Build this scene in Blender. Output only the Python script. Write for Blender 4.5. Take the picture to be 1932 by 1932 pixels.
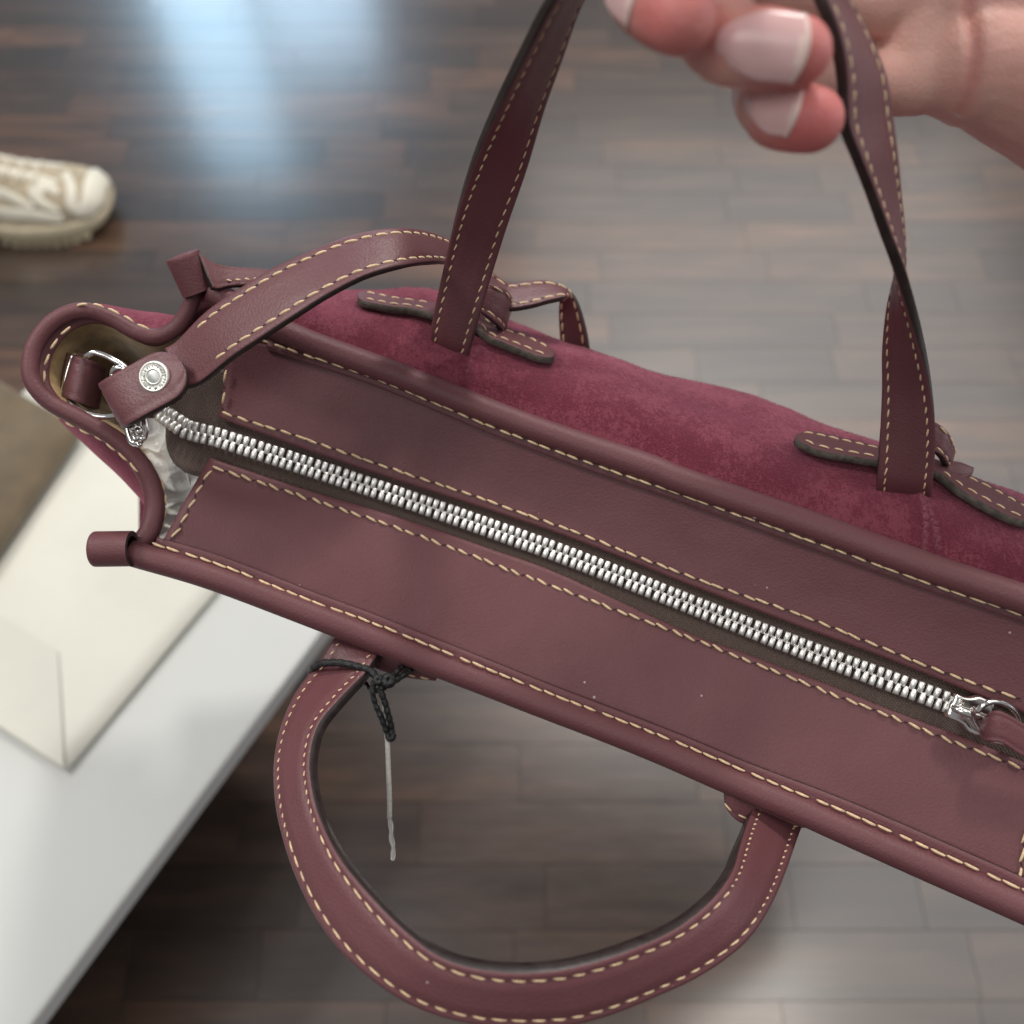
import bpy, bmesh, math, random
import numpy as np
from mathutils import Vector, Matrix, noise as mnoise

for o in list(bpy.data.objects): bpy.data.objects.remove(o)
scene = bpy.context.scene
R = math.radians
rnd = random.Random(7)

# ------------------------------------------------------------------ camera
cam_d = bpy.data.cameras.new("camera")
cam = bpy.data.objects.new("camera", cam_d)
scene.collection.objects.link(cam)
cam.location = (0, 0, 0.85)
cam.rotation_euler = (R(30), 0, 0)
cam_d.sensor_width = 36
cam_d.angle = 2 * math.atan(966 / 1743)
cam_d.clip_start = 0.01
cam_d.clip_end = 60
cam_d.dof.use_dof = True
cam_d.dof.focus_distance = 0.292
cam_d.dof.aperture_fstop = cam_d.lens / 4.0
cam_d.dof.aperture_blades = 0
scene.camera = cam

# ------------------------------------------------------------------ room light
world = bpy.data.worlds.new("World"); scene.world = world
world.use_nodes = True
bg = world.node_tree.nodes["Background"]
bg.inputs[0].default_value = (0.97, 0.97, 1.0, 1)
bg.inputs[1].default_value = 0.24

def area(name, loc, target, sx, sy, power, col):
    l = bpy.data.lights.new(name, 'AREA'); l.shape = 'RECTANGLE'; l.size = sx; l.size_y = sy
    l.energy = power; l.color = col
    o = bpy.data.objects.new(name, l); scene.collection.objects.link(o)
    o.location = loc
    o.rotation_euler = (Vector(target) - Vector(loc)).to_track_quat('-Z', 'Y').to_euler()
    return o
def rad(L, sx, sy): return L * math.pi * sx * sy      # watts for a radiance L

area("ceiling_panel_far", (1.25, 2.95, 2.55), (1.25, 2.95, 0), 2.4, 2.8, rad(1.6, 2.4, 2.8), (1.0, .97, .93))
area("ceiling_panel_right", (1.65, .60, 2.55), (1.65, .60, 0), 1.5, 1.7, rad(1.35, 1.5, 1.7), (1.0, .97, .93))
area("ceiling_panel_back", (-.75, -.95, 2.5), (-.75, -.95, 0), 1.2, 1.0, rad(3.6, 1.2, 1.0), (1.0, .98, .95))
area("ceiling_lamp", (.50, 1.62, 2.5), (.0, .3, .6), .22, .22, rad(165, .22, .22), (1.0, .96, .91))
area("ceiling_lamp_left", (-1.45, .72, 2.5), (-.2, .3, .5), .60, .60, rad(23, .60, .60), (1.0, .97, .93))
area("ceiling_lamp_small", (.74, .10, 2.5), (.74, .10, .0), .42, .42, rad(7, .42, .42), (1.0, .97, .90))
area("bright_wall_right", (3.0, 1.1, 1.25), (0, 1.1, 1.25), 3.0, 1.7, rad(1.45, 3.0, 1.7), (.97, .96, 1.0))
area("shop_window_left", (-1.375, 4.0, 1.55), (-1.375, 0, 1.55), .42, 1.9, rad(7, .42, 1.9), (.50, .78, 1.0))
area("shop_window_right", (-0.855, 4.0, 1.2), (-0.855, 0, 1.2), .46, 1.35, rad(6, .46, 1.35), (.54, .78, 1.0))

scene.view_settings.view_transform = 'Standard'
scene.view_settings.look = 'None'
scene.view_settings.exposure = 0.0
scene.view_settings.gamma = 1.0
scene.cycles.use_denoising = True
scene.cycles.max_bounces = 6


# ------------------------------------------------------------------ materials
def mat(name):
    m = bpy.data.materials.new(name); m.use_nodes = True
    nt = m.node_tree
    return m, nt, nt.nodes["Principled BSDF"]
def node(nt, t, **kw):
    n = nt.nodes.new(t)
    for k, v in kw.items():
        if k in n.inputs.keys(): n.inputs[k].default_value = v
        else: setattr(n, k, v)
    return n
def ramp(nt, fac, stops):
    r = nt.nodes.new("ShaderNodeValToRGB")
    e = r.color_ramp.elements
    while len(e) < len(stops): e.new(.5)
    for i, (p, c) in enumerate(stops):
        e[i].position = p; e[i].color = (c[0], c[1], c[2], 1)
    nt.links.new(fac, r.inputs[0])
    return r.outputs[0]
def coords(nt, scale=(1, 1, 1), rot=(0, 0, 0), kind="Object"):
    tc = nt.nodes.new("ShaderNodeTexCoord"); mp = nt.nodes.new("ShaderNodeMapping")
    mp.inputs["Scale"].default_value = scale; mp.inputs["Rotation"].default_value = rot
    nt.links.new(tc.outputs[kind], mp.inputs[0]); return mp.outputs[0]
def noise(nt, vec, scale, detail=4, rough=.55):
    n = node(nt, "ShaderNodeTexNoise"); n.inputs["Scale"].default_value = scale
    n.inputs["Detail"].default_value = detail; n.inputs["Roughness"].default_value = rough
    nt.links.new(vec, n.inputs["Vector"]); return n.outputs["Fac"]
def bump(nt, b, hs, strength, dist):
    prev = None
    for h, s, d in (hs if isinstance(hs, list) else [(hs, strength, dist)]):
        n = nt.nodes.new("ShaderNodeBump"); n.inputs["Strength"].default_value = s; n.inputs["Distance"].default_value = d
        nt.links.new(h, n.inputs["Height"])
        if prev: nt.links.new(prev, n.inputs["Normal"])
        prev = n.outputs[0]
    nt.links.new(prev, b.inputs["Normal"])

def leather(name, c0, c1, rough=.42, spec=.5):
    m, nt, b = mat(name); v = coords(nt)
    n1 = noise(nt, v, 38, 5); n2 = noise(nt, v, 2600, 3, .6); n3 = noise(nt, v, 420, 3)
    vo = node(nt, "ShaderNodeTexVoronoi"); vo.inputs["Scale"].default_value = 1150; nt.links.new(v, vo.inputs["Vector"])
    col = ramp(nt, n1, [(.3, c0), (.72, c1)])
    # a few pale dust specks lying on the hide
    dust = node(nt, "ShaderNodeTexVoronoi"); dust.inputs["Scale"].default_value = 150; nt.links.new(v, dust.inputs["Vector"])
    dn = noise(nt, v, 60, 2)
    mm = nt.nodes.new("ShaderNodeMath"); mm.operation = 'MULTIPLY_ADD'
    nt.links.new(dn, mm.inputs[0]); mm.inputs[1].default_value = -.5; nt.links.new(dust.outputs["Distance"], mm.inputs[2])
    df = ramp(nt, mm.outputs[0], [(0.0, (0, 0, 0)), (1.0, (0, 0, 0))])
    lt = nt.nodes.new("ShaderNodeMath"); lt.operation = 'LESS_THAN'; lt.inputs[1].default_value = -.265
    nt.links.new(mm.outputs[0], lt.inputs[0])
    mx = nt.nodes.new("ShaderNodeMix"); mx.data_type = 'RGBA'
    nt.links.new(lt.outputs[0], mx.inputs[0]); nt.links.new(col, mx.inputs[6]); mx.inputs[7].default_value = (.42, .32, .32, 1)
    nt.links.new(mx.outputs[2], b.inputs["Base Color"])
    rr = nt.nodes.new("ShaderNodeMapRange"); rr.inputs[1].default_value = .3; rr.inputs[2].default_value = .7
    rr.inputs[3].default_value = rough - .02; rr.inputs[4].default_value = rough + .03
    nt.links.new(n3, rr.inputs[0]); nt.links.new(rr.outputs[0], b.inputs["Roughness"])
    b.inputs["Specular IOR Level"].default_value = spec
    bump(nt, b, [(n2, .60, .00014), (vo.outputs["Distance"], .50, .00015), (n3, .22, .00018)], 0, 0)
    return m
M = {}
M['leather'] = leather("burgundy_leather", (.130, .046, .052), (.149, .055, .062), .48, .36)
M['leather_strap'] = leather("burgundy_strap_leather", (.130, .046, .052), (.148, .054, .061), .42, .5)

def simple(name, col, rough=.5, metal=0, spec=.5, nscale=None, var=.25, bstr=0, bscale=800, bdist=.0002, sheen=0):
    m, nt, b = mat(name); v = coords(nt)
    if nscale:
        c = [x * (1 - var) for x in col]; d = [min(1, x * (1 + var)) for x in col]
        nt.links.new(ramp(nt, noise(nt, v, nscale, 5), [(.3, c), (.7, d)]), b.inputs["Base Color"])
    else: b.inputs["Base Color"].default_value = (*col, 1)
    b.inputs["Roughness"].default_value = rough; b.inputs["Metallic"].default_value = metal
    b.inputs["Specular IOR Level"].default_value = spec
    if bstr: bump(nt, b, noise(nt, v, bscale, 4), bstr, bdist)
    if sheen: b.inputs["Sheen Weight"].default_value = sheen; b.inputs["Sheen Roughness"].default_value = .5
    return m
M['edge'] = simple("painted_edge", (.030, .022, .020), .42, nscale=300, var=.4, bstr=.4, bscale=900)
M['cutedge'] = simple("raw_cut_edge", (.085, .072, .058), .75, nscale=500, var=.5, bstr=.6, bscale=1200)
M['thread'] = simple("tan_thread", (.72, .53, .32), .6, nscale=900, var=.22, bstr=.5, bscale=2500, bdist=.0003, sheen=.2)
M['hole'] = simple("needle_hole", (.028, .006, .008), .7, nscale=400)
M['metal'] = simple("polished_nickel", (.82, .81, .78), .17, 1, nscale=700, var=.06)
M['tooth'] = simple("zip_nickel", (.93, .92, .89), .46, 1, nscale=900, var=.05)
M['stud'] = simple("stud_nickel", (.92, .91, .85), .48, 1, nscale=900, var=.05)
M['studcap'] = simple("stud_cap", (.62, .63, .61), .5, 1, nscale=500, var=.05)
M['lining'] = simple("tan_suede_lining", (.46, .315, .15), .95, nscale=160, var=.35, bstr=.5, bscale=900, bdist=.0005, sheen=.3)
M['cord'] = simple("black_waxed_cord", (.010, .011, .012), .38, nscale=900, var=.4, bstr=.9, bscale=1400, bdist=.0006)
M['whitecord'] = simple("white_cord", (.62, .60, .56), .6, nscale=900, var=.15)
M['table'] = simple("white_lacquer", (.63, .64, .615), .62, nscale=6, var=.03, bstr=.08, bscale=120)
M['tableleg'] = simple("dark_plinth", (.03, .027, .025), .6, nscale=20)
M['sole'] = simple("sole_foam", (.62, .54, .38), .7, nscale=40, var=.10, bstr=.3, bscale=300)
M['mesh'] = simple("shoe_mesh", (.47, .395, .28), .9, nscale=70, var=.25, bstr=.6, bscale=600, bdist=.0006)
M['overlay'] = simple("shoe_overlay", (.76, .72, .60), .55, nscale=30, var=.06)
M['lace'] = simple("shoe_lace", (.70, .64, .52), .8, nscale=300, var=.15)
M['brown'] = simple("brown_felt", (.145, .108, .066), .95, nscale=30, var=.22, bstr=.5, bscale=500, bdist=.0006, sheen=.3)
M['paper'] = simple("cream_paper", (.70, .685, .60), .6, nscale=14, var=.04, bstr=.25, bscale=40, bdist=.002)
M['paperfold'] = simple("cream_paper_inside", (.66, .645, .565), .65, nscale=14, var=.04)

# suede
m, nt, b = mat("burgundy_suede"); v = coords(nt)
n1 = noise(nt, v, 60, 4, .5); n2 = noise(nt, v, 1500, 4, .65); n3 = noise(nt, v, 420, 5, .75)
vst = coords(nt, (900, 260, 900), (0, .3, .8)); n4 = noise(nt, vst, 1.0, 3, .7)
ad = nt.nodes.new("ShaderNodeMath"); ad.operation = 'MULTIPLY_ADD'; ad.inputs[1].default_value = .50
sc1 = nt.nodes.new("ShaderNodeMath"); sc1.operation = 'MULTIPLY'; sc1.inputs[1].default_value = .55
nt.links.new(n1, sc1.inputs[0]); nt.links.new(n3, ad.inputs[0]); nt.links.new(sc1.outputs[0], ad.inputs[2])
ad2 = nt.nodes.new("ShaderNodeMath"); ad2.operation = 'MULTIPLY_ADD'; ad2.inputs[1].default_value = .40
nt.links.new(n4, ad2.inputs[0]); nt.links.new(ad.outputs[0], ad2.inputs[2])
n5 = noise(nt, v, 1250, 4, .7)
ad3 = nt.nodes.new("ShaderNodeMath"); ad3.operation = 'MULTIPLY_ADD'; ad3.inputs[1].default_value = .45
nt.links.new(n5, ad3.inputs[0]); nt.links.new(ad2.outputs[0], ad3.inputs[2])
nt.links.new(ramp(nt, ad3.outputs[0], [(.62, (.108, .018, .032)), (.95, (.142, .027, .045)), (1.28, (.205, .050, .073))]), b.inputs["Base Color"])
b.inputs["Roughness"].default_value = .95; b.inputs["Specular IOR Level"].default_value = .15
b.inputs["Sheen Weight"].default_value = .75; b.inputs["Sheen Roughness"].default_value = .42
b.inputs["Sheen Tint"].default_value = (.85, .32, .42, 1)
bump(nt, b, [(n2, .55, .0007), (n4, .45, .0007), (n3, .4, .0012)], 0, 0)
M['suede'] = m

M['nap'] = simple("suede_nap", (.235, .058, .083), .9, nscale=70, var=.4, sheen=.3, spec=.1)
M['naplight'] = simple("suede_nap_brushed", (.31, .098, .132), .9, nscale=90, var=.2, sheen=.3, spec=.1)
# zip tape: herringbone weave
m, nt, b = mat("brown_zip_tape"); v = coords(nt, (1, 1, 1), (0, 0, R(22)))
def wv(rot, sc):
    w = node(nt, "ShaderNodeTexWave"); w.inputs["Scale"].default_value = sc; w.inputs["Distortion"].default_value = 2.2
    w.inputs["Detail"].default_value = 3; w.inputs["Detail Scale"].default_value = 2.0
    mp_ = nt.nodes.new("ShaderNodeMapping"); mp_.inputs["Rotation"].default_value = (0, 0, R(rot)); nt.links.new(v, mp_.inputs[0])
    nt.links.new(mp_.outputs[0], w.inputs["Vector"]); return w.outputs["Fac"]
wm = nt.nodes.new("ShaderNodeMath"); wm.operation = 'MULTIPLY'; nt.links.new(wv(35, 520), wm.inputs[0]); nt.links.new(wv(-50, 400), wm.inputs[1])
n2 = noise(nt, v, 1500, 3)
mul = nt.nodes.new("ShaderNodeMath"); mul.operation = 'MULTIPLY_ADD'; mul.inputs[1].default_value = .5
nt.links.new(n2, mul.inputs[0]); nt.links.new(wm.outputs[0], mul.inputs[2])
nt.links.new(ramp(nt, mul.outputs[0], [(.12, (.055, .034, .027)), (.5, (.120, .074, .059)), (1.0, (.20, .135, .110))]), b.inputs["Base Color"])
b.inputs["Roughness"].default_value = .8; b.inputs["Sheen Weight"].default_value = .15
bump(nt, b, mul.outputs[0], .9, .0006)
M['tape'] = m

# skin: redness painted by a real attribute (blood under the fingertips)
m, nt, b = mat("skin"); v = coords(nt)
at = node(nt, "ShaderNodeAttribute"); at.attribute_name = "redness"
n1 = noise(nt, v, 90, 5); n2 = noise(nt, v, 1100, 4, .6); n3 = noise(nt, v, 260, 4)
c1 = ramp(nt, n1, [(.3, (.65, .365, .305)), (.7, (.73, .435, .365))])
mx = nt.nodes.new("ShaderNodeMix"); mx.data_type = 'RGBA'
nt.links.new(at.outputs["Fac"], mx.inputs[0]); nt.links.new(c1, mx.inputs[6]); mx.inputs[7].default_value = (.57, .125, .125, 1)
nt.links.new(mx.outputs[2], b.inputs["Base Color"])
b.inputs["Roughness"].default_value = .46; b.inputs["Subsurface Weight"].default_value = .35
b.inputs["Subsurface Radius"].default_value = (.0040, .0014, .0008); b.inputs["Subsurface Scale"].default_value = 1.0
vk = node(nt, "ShaderNodeTexVoronoi"); vk.feature = 'DISTANCE_TO_EDGE'; vk.inputs["Scale"].default_value = 900
vk2 = node(nt, "ShaderNodeTexNoise"); vk2.inputs["Scale"].default_value = 200; nt.links.new(v, vk2.inputs["Vector"])
nt.links.new(coords(nt, (1, .45, 1), (.3, .2, .6)), vk.inputs["Vector"])
vr = ramp(nt, vk.outputs["Distance"], [(0, (0, 0, 0)), (.18, (1, 1, 1))])
bump(nt, b, [(n2, .35, .0003), (n3, .35, .0007), (vr, .35, .00022)], 0, 0)
M['skin'] = m
M['nail'] = simple("nail_plate", (.76, .49, .48), .24, spec=.5, nscale=120, var=.06)
M['nailtip'] = simple("nail_free_edge", (.82, .62, .56), .35, nscale=200, var=.05)
for k in ('nail', 'nailtip'):
    M[k].node_tree.nodes["Principled BSDF"].inputs["Subsurface Weight"].default_value = .15
    M[k].node_tree.nodes["Principled BSDF"].inputs["Subsurface Radius"].default_value = (.002, .001, .0008)

# packing film
m, nt, b = mat("packing_film"); v = coords(nt)
b.inputs["Base Color"].default_value = (.86, .85, .81, 1); b.inputs["Roughness"].default_value = .16
b.inputs["Transmission Weight"].default_value = .10; b.inputs["IOR"].default_value = 1.35
bump(nt, b, noise(nt, v, 130, 4), .5, .003)
M['film'] = m
m, nt, b = mat("clear_nylon"); b.inputs["Base Color"].default_value = (.85, .84, .82, 1); b.inputs["Roughness"].default_value = .15
b.inputs["Transmission Weight"].default_value = .6
M['nylon'] = m

# wood blocks: one material, tone by object
m, nt, b = mat("dark_wood_block")
oi = nt.nodes.new("ShaderNodeObjectInfo")
tc = nt.nodes.new("ShaderNodeTexCoord"); mp = nt.nodes.new("ShaderNodeMapping"); mp.inputs["Scale"].default_value = (2.4, 17, 17)
geo = nt.nodes.new("ShaderNodeNewGeometry")
nt.links.new(geo.outputs["Position"], mp.inputs[0])
off = nt.nodes.new("ShaderNodeVectorMath"); off.operation = 'ADD'
mulv = nt.nodes.new("ShaderNodeVectorMath"); mulv.operation = 'SCALE'; mulv.inputs["Scale"].default_value = 37
cmb = nt.nodes.new("ShaderNodeCombineXYZ")
for k in range(3): nt.links.new(oi.outputs["Random"], cmb.inputs[k])
nt.links.new(cmb.outputs[0], mulv.inputs[0]); nt.links.new(mulv.outputs[0], off.inputs[0]); nt.links.new(mp.outputs[0], off.inputs[1])
gr = noise(nt, off.outputs[0], 3.0, 7, .6)
g2 = noise(nt, off.outputs[0], 14.0, 4, .6)
tone = ramp(nt, oi.outputs["Random"], [(0, (.036, .023, .018)), (.35, (.050, .031, .023)), (.6, (.064, .037, .026)), (.88, (.088, .047, .029)), (1, (.052, .038, .031))])
gcol = ramp(nt, gr, [(.25, (.50, .48, .47)), (.5, (.95, .93, .9)), (.75, (1.7, 1.6, 1.5))])
mx = nt.nodes.new("ShaderNodeMix"); mx.data_type = 'RGBA'; mx.blend_type = 'MULTIPLY'; mx.inputs[0].default_value = 1
gc = noise(nt, mp.outputs[0], 1.1, 6, .62)
gcc = ramp(nt, gc, [(.32, (.72, .69, .67)), (.5, (1, .97, .95)), (.68, (1.42, 1.32, 1.24))])
mx0 = nt.nodes.new("ShaderNodeMix"); mx0.data_type = 'RGBA'; mx0.blend_type = 'MULTIPLY'; mx0.inputs[0].default_value = 1
nt.links.new(tone, mx0.inputs[6]); nt.links.new(gcc, mx0.inputs[7])
nt.links.new(mx0.outputs[2], mx.inputs[6]); nt.links.new(gcol, mx.inputs[7])
nt.links.new(mx.outputs[2], b.inputs["Base Color"])
rr = nt.nodes.new("ShaderNodeMapRange"); rr.inputs[3].default_value = .26; rr.inputs[4].default_value = .36
nt.links.new(g2, rr.inputs[0]); nt.links.new(rr.outputs[0], b.inputs["Roughness"])
b.inputs["IOR"].default_value = 1.8
b.inputs["Coat Weight"].default_value = .8; b.inputs["Coat Roughness"].default_value = .17; b.inputs["Coat IOR"].default_value = 1.6
bump(nt, b, [(gr, .25, .0006), (g2, .15, .0004)], 0, 0)
M['wood'] = m
M['joint'] = simple("dark_joint", (.035, .024, .019), .7, nscale=30)

# ------------------------------------------------------------------ helpers
Vv = lambda p: np.array(p, float)
def crpath(pts, n, closed=False):
    """Catmull-Rom through pts, n samples equally spaced along it."""
    P = np.array(pts, float)
    Q = np.vstack([2 * P[0] - P[1], P, 2 * P[-1] - P[-2]]) if not closed else np.vstack([P[-1], P, P[0], P[1]])
    out = []
    segs = len(P) - 1 if not closed else len(P)
    for i in range(segs):
        p0, p1, p2, p3 = Q[i], Q[i + 1], Q[i + 2], Q[i + 3]
        for t in np.linspace(0, 1, 24, endpoint=False):
            out.append(.5 * ((2 * p1) + (-p0 + p2) * t + (2 * p0 - 5 * p1 + 4 * p2 - p3) * t ** 2 + (-p0 + 3 * p1 - 3 * p2 + p3) * t ** 3))
    out.append(P[-1] if not closed else P[0])
    out = np.array(out)
    d = np.concatenate([[0], np.cumsum(np.linalg.norm(np.diff(out[:, :3], axis=0), axis=1))])
    s = np.linspace(0, d[-1], n)
    return np.stack([np.interp(s, d, out[:, k]) for k in range(P.shape[1])], 1)
def nrm(v):
    v = np.asarray(v, float); l = np.linalg.norm(v, axis=-1, keepdims=True); return v / np.maximum(l, 1e-12)
def pathlen(p): return float(np.sum(np.linalg.norm(np.diff(p[:, :3], axis=0), axis=1)))

class MB:
    def __init__(s): s.v = []; s.f = []; s.m = []
    def add(s, verts, faces, mi=0):
        b = len(s.v); s.v.extend([tuple(map(float, x)) for x in verts])
        s.f.extend([tuple(i + b for i in f) for f in faces])
        s.m.extend(mi if isinstance(mi, (list, tuple)) else [mi] * len(faces))
    def mesh(s, name, mats, smooth=True):
        me = bpy.data.meshes.new(name); me.from_pydata(s.v, [], s.f); me.update()
        for x in (mats if isinstance(mats, (list, tuple)) else [mats]): me.materials.append(M[x])
        me.polygons.foreach_set("material_index", s.m)
        me.polygons.foreach_set("use_smooth", [smooth] * len(s.f))
        bm = bmesh.new(); bm.from_mesh(me); bmesh.ops.recalc_face_normals(bm, faces=bm.faces); bm.to_mesh(me); bm.free()
        return me
def link(name, me, parent=None, kind=None):
    o = bpy.data.objects.new(name, me); scene.collection.objects.link(o)
    if parent is not None:
        o.parent = parent
        # parts keep their mesh in world metres; only the root Empty carries an offset
        if parent.type == 'EMPTY': o.matrix_parent_inverse = Matrix.Translation(parent.location).inverted()
    if kind: o['kind'] = kind
    return o
def obj(name, mb, mats, parent=None, kind=None, smooth=True, sub=0):
    o = link(name, mb.mesh(name, mats, smooth), parent, kind)
    if sub:
        s = o.modifiers.new("sub", 'SUBSURF'); s.levels = sub; s.render_levels = sub
    return o
def thing(name, label, cat, loc, group=None):
    o = bpy.data.objects.new(name, None); scene.collection.objects.link(o); o.location = loc
    o['label'] = label; o['category'] = cat
    if group: o['group'] = group
    return o
def tag(o, label, cat, group=None):
    o['label'] = label; o['category'] = cat
    if group: o['group'] = group
    return o

def frames(path):
    t = nrm(np.gradient(path[:, :3], axis=0))
    n = np.cross(t[0], (0, 0, 1)); 
    if np.linalg.norm(n) < .1: n = np.cross(t[0], (0, 1, 0))
    n = nrm(n); N = [n]
    for i in range(1, len(path)):
        n = N[-1] - np.dot(N[-1], t[i]) * t[i]; N.append(nrm(n))
    N = np.array(N); return t, N, np.cross(t, N)
def tube(mb, path, r, sides=14, mi=0, closed=False, cap=True, squash=None):
    path = np.array(path, float); t, N, B = frames(path); k = len(path)
    r = np.full(k, r) if np.isscalar(r) else np.asarray(r)
    vs = []; 
    for i in range(k):
        for j in range(sides):
            a = 2 * math.pi * j / sides
            vs.append(path[i, :3] + r[i] * (math.cos(a) * N[i] + math.sin(a) * B[i]))
    fs = [(i * sides + j, i * sides + (j + 1) % sides, (i + 1) * sides + (j + 1) % sides, (i + 1) * sides + j) for i in range(k - 1) for j in range(sides)]
    if closed:
        # joins last ring to first with best rotation
        best = min(range(sides), key=lambda q: np.linalg.norm(np.array(vs[(k - 1) * sides]) - np.array(vs[q])))
        fs += [((k - 1) * sides + j, (k - 1) * sides + (j + 1) % sides, (j + 1 + best) % sides, (j + best) % sides) for j in range(sides)]
    elif cap:
        vs.append(path[0, :3] - t[0] * r[0] * .35); vs.append(path[-1, :3] + t[-1] * r[-1] * .35)
        c0, c1 = len(vs) - 2, len(vs) - 1
        fs += [(c0, (j + 1) % sides, j) for j in range(sides)]
        fs += [(c1, (k - 1) * sides + j, (k - 1) * sides + (j + 1) % sides) for j in range(sides)]
    mb.add(vs, fs, mi)

def stitch(mb, c, d, n, L, rad=.00050, tilt=.12, side=1):
    """one raised thread stitch: a capsule along d, lying on a surface of normal n"""
    rad *= .86
    d = nrm(d); n = nrm(n - np.dot(n, d) * d); s = np.cross(d, n)
    d2 = nrm(d * math.cos(tilt) + s * math.sin(tilt) * side); s2 = np.cross(d2, n)
    prof = [(-.5, .25, -.7), (-.42, .75, -.25), (-.2, 1.0, .22), (.2, 1.0, .22), (.42, .75, -.25), (.5, .25, -.7)]
    vs = []
    for a, q, h in prof:
        for j in range(6):
            w = 2 * math.pi * j / 6
            vs.append(c + d2 * (a * L) + s2 * (math.cos(w) * rad * q) + n * (math.sin(w) * rad * q + h * rad))
    fs = [(i * 6 + j, i * 6 + (j + 1) % 6, (i + 1) * 6 + (j + 1) % 6, (i + 1) * 6 + j) for i in range(5) for j in range(6)]
    fs += [tuple(range(5, -1, -1)), tuple(range(30, 36))]
    mb.add(vs, fs, 0)
def hole(mb, c, d, n, L, w):
    d = nrm(d); n = nrm(n - np.dot(n, d) * d); s = np.cross(d, n)
    vs = [c + n * .00012 - d * L / 2, c + n * .00016 - s * w / 2, c + n * .00012 + d * L / 2, c + n * .00016 + s * w / 2, c + n * .0002]
    mb.add(vs, [(0, 1, 4), (1, 2, 4), (2, 3, 4), (3, 0, 4)], 1)

UP = nrm(Vv((0, -.5, .866)))
def stitch_row(mb, pts, normals=None, pitch=.0048, L=.0041, rad=.00050, tilt=.12, side=1, holes=True, jitter=.12, tri=200):
    """stitches along a polyline; normals = one vector or one per sample"""
    p = crpath(pts, tri); n = int(pathlen(p) / pitch)
    if n < 1: return
    t = nrm(np.gradient(p, axis=0))
    for k in range(n):
        i = int((k + .5) / n * (tri - 1))
        N = UP if normals is None else (normals if np.ndim(normals) == 1 else normals[i])
        c = p[i] + np.cross(t[i], N) * rnd.uniform(-1, 1) * .00012
        stitch(mb, c, t[i], N, L * (1 + rnd.uniform(-jitter, jitter)), rad, tilt * rnd.uniform(.5, 1.4), side)
        if holes:
            j = min(tri - 1, int((k + 1.0) / n * (tri - 1)))
            dd = nrm(t[j] + np.cross(t[j], N) * .5 * -side)
            hole(mb, p[j], dd, N, pitch - L + .0010, .0007)

class Ribbon:
    """a leather strap: two edge curves, real thickness, rounded edges"""
    def __init__(s, A, B, th, n=90, puff=.0, flip=False):
        A = np.array(A, float); B = np.array(B, float)
        C = np.hstack([A, B]); 
        # equal spacing by the mid line
        P = np.hstack([(A + B) / 2, A, B]); q = crpath(P, n)
        s.A = q[:, 3:6]; s.B = q[:, 6:9]; s.n = n; s.th = th
        s.w = s.B - s.A; s.t = nrm(np.gradient((s.A + s.B) / 2, axis=0))
        s.N = nrm(np.cross(s.t, s.w)) * (-1 if flip else 1)
        s.puff = puff
    ss = [0, .03, .09, .14, .19, .35, .5, .65, .81, .86, .91, .97, 1]
    def h(s, q):
        e = min(q, 1 - q)
        r = 0
        if e < .09: r = -.10 * (1 - e / .09) ** 2
        if abs(e - .14) < .05: r -= .10 * (1 - abs(e - .14) / .05)
        return r * s.th + s.puff * math.sin(math.pi * q)
    def point(s, i, q, front=True):
        p = s.A[i] + s.w[i] * q
        return p + s.N[i] * ((s.th / 2 + s.h(q)) if front else -(s.th / 2 + s.h(q) ))
    def build(s, mb, mf=0, me=1, mback=None, endcap=True):
        k = len(s.ss); ring = 2 * k; vs = []
        for i in range(s.n):
            vs += [s.point(i, q, True) for q in s.ss] + [s.point(i, q, False) for q in reversed(s.ss)]
        fs = []; ms = []
        for i in range(s.n - 1):
            for j in range(ring):
                a = i * ring + j; b = i * ring + (j + 1) % ring
                fs.append((a, b, b + ring, a + ring))
                ms.append(me if j in (k - 1, ring - 1, 0, k - 2, k, ring - 2) and j in (k - 1, ring - 1) else (mf if j < k else (mf if mback is None else mback)))
        if endcap:
            fs += [tuple(range(ring - 1, -1, -1)), tuple(range((s.n - 1) * ring, s.n * ring))]; ms += [me, me]
        mb.add(vs, fs, ms)
    def stitches(s, mb, qs=(.14, .86), front=True, pitch=.0048, L=.0041, rad=.00048, lo=0, hi=1, tilt=.12, holes=True):
        sg = 1 if front else -1
        for q in qs:
            i0, i1 = int(lo * (s.n - 1)), int(hi * (s.n - 1))
            pts = [s.point(i, q, front) for i in range(i0, i1 + 1)]
            p = np.array(pts); m = max(2, len(p))
            L0 = pathlen(p); n = max(1, int(L0 / pitch)); tt = nrm(np.gradient(p, axis=0))
            cum = np.concatenate([[0], np.cumsum(np.linalg.norm(np.diff(p, axis=0), axis=1))])
            for k in range(n):
                d = (k + .5) / n * L0; i = int(np.searchsorted(cum, d)); i = min(max(i, 1), m - 1)
                f = (d - cum[i - 1]) / max(1e-9, cum[i] - cum[i - 1])
                c = p[i - 1] * (1 - f) + p[i] * f; N = s.N[i0 + i] * sg
                stitch(mb, c, tt[i], N, L * rnd.uniform(.88, 1.1), rad, tilt * rnd.uniform(.5, 1.4), 1)
                if holes:
                    d = (k + 1.0) / n * L0; i = min(max(int(np.searchsorted(cum, d)), 1), m - 1)
                    hole(mb, p[i], nrm(tt[i] + np.cross(tt[i], N) * .4), N, pitch - L + .0009, .0007)

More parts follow.
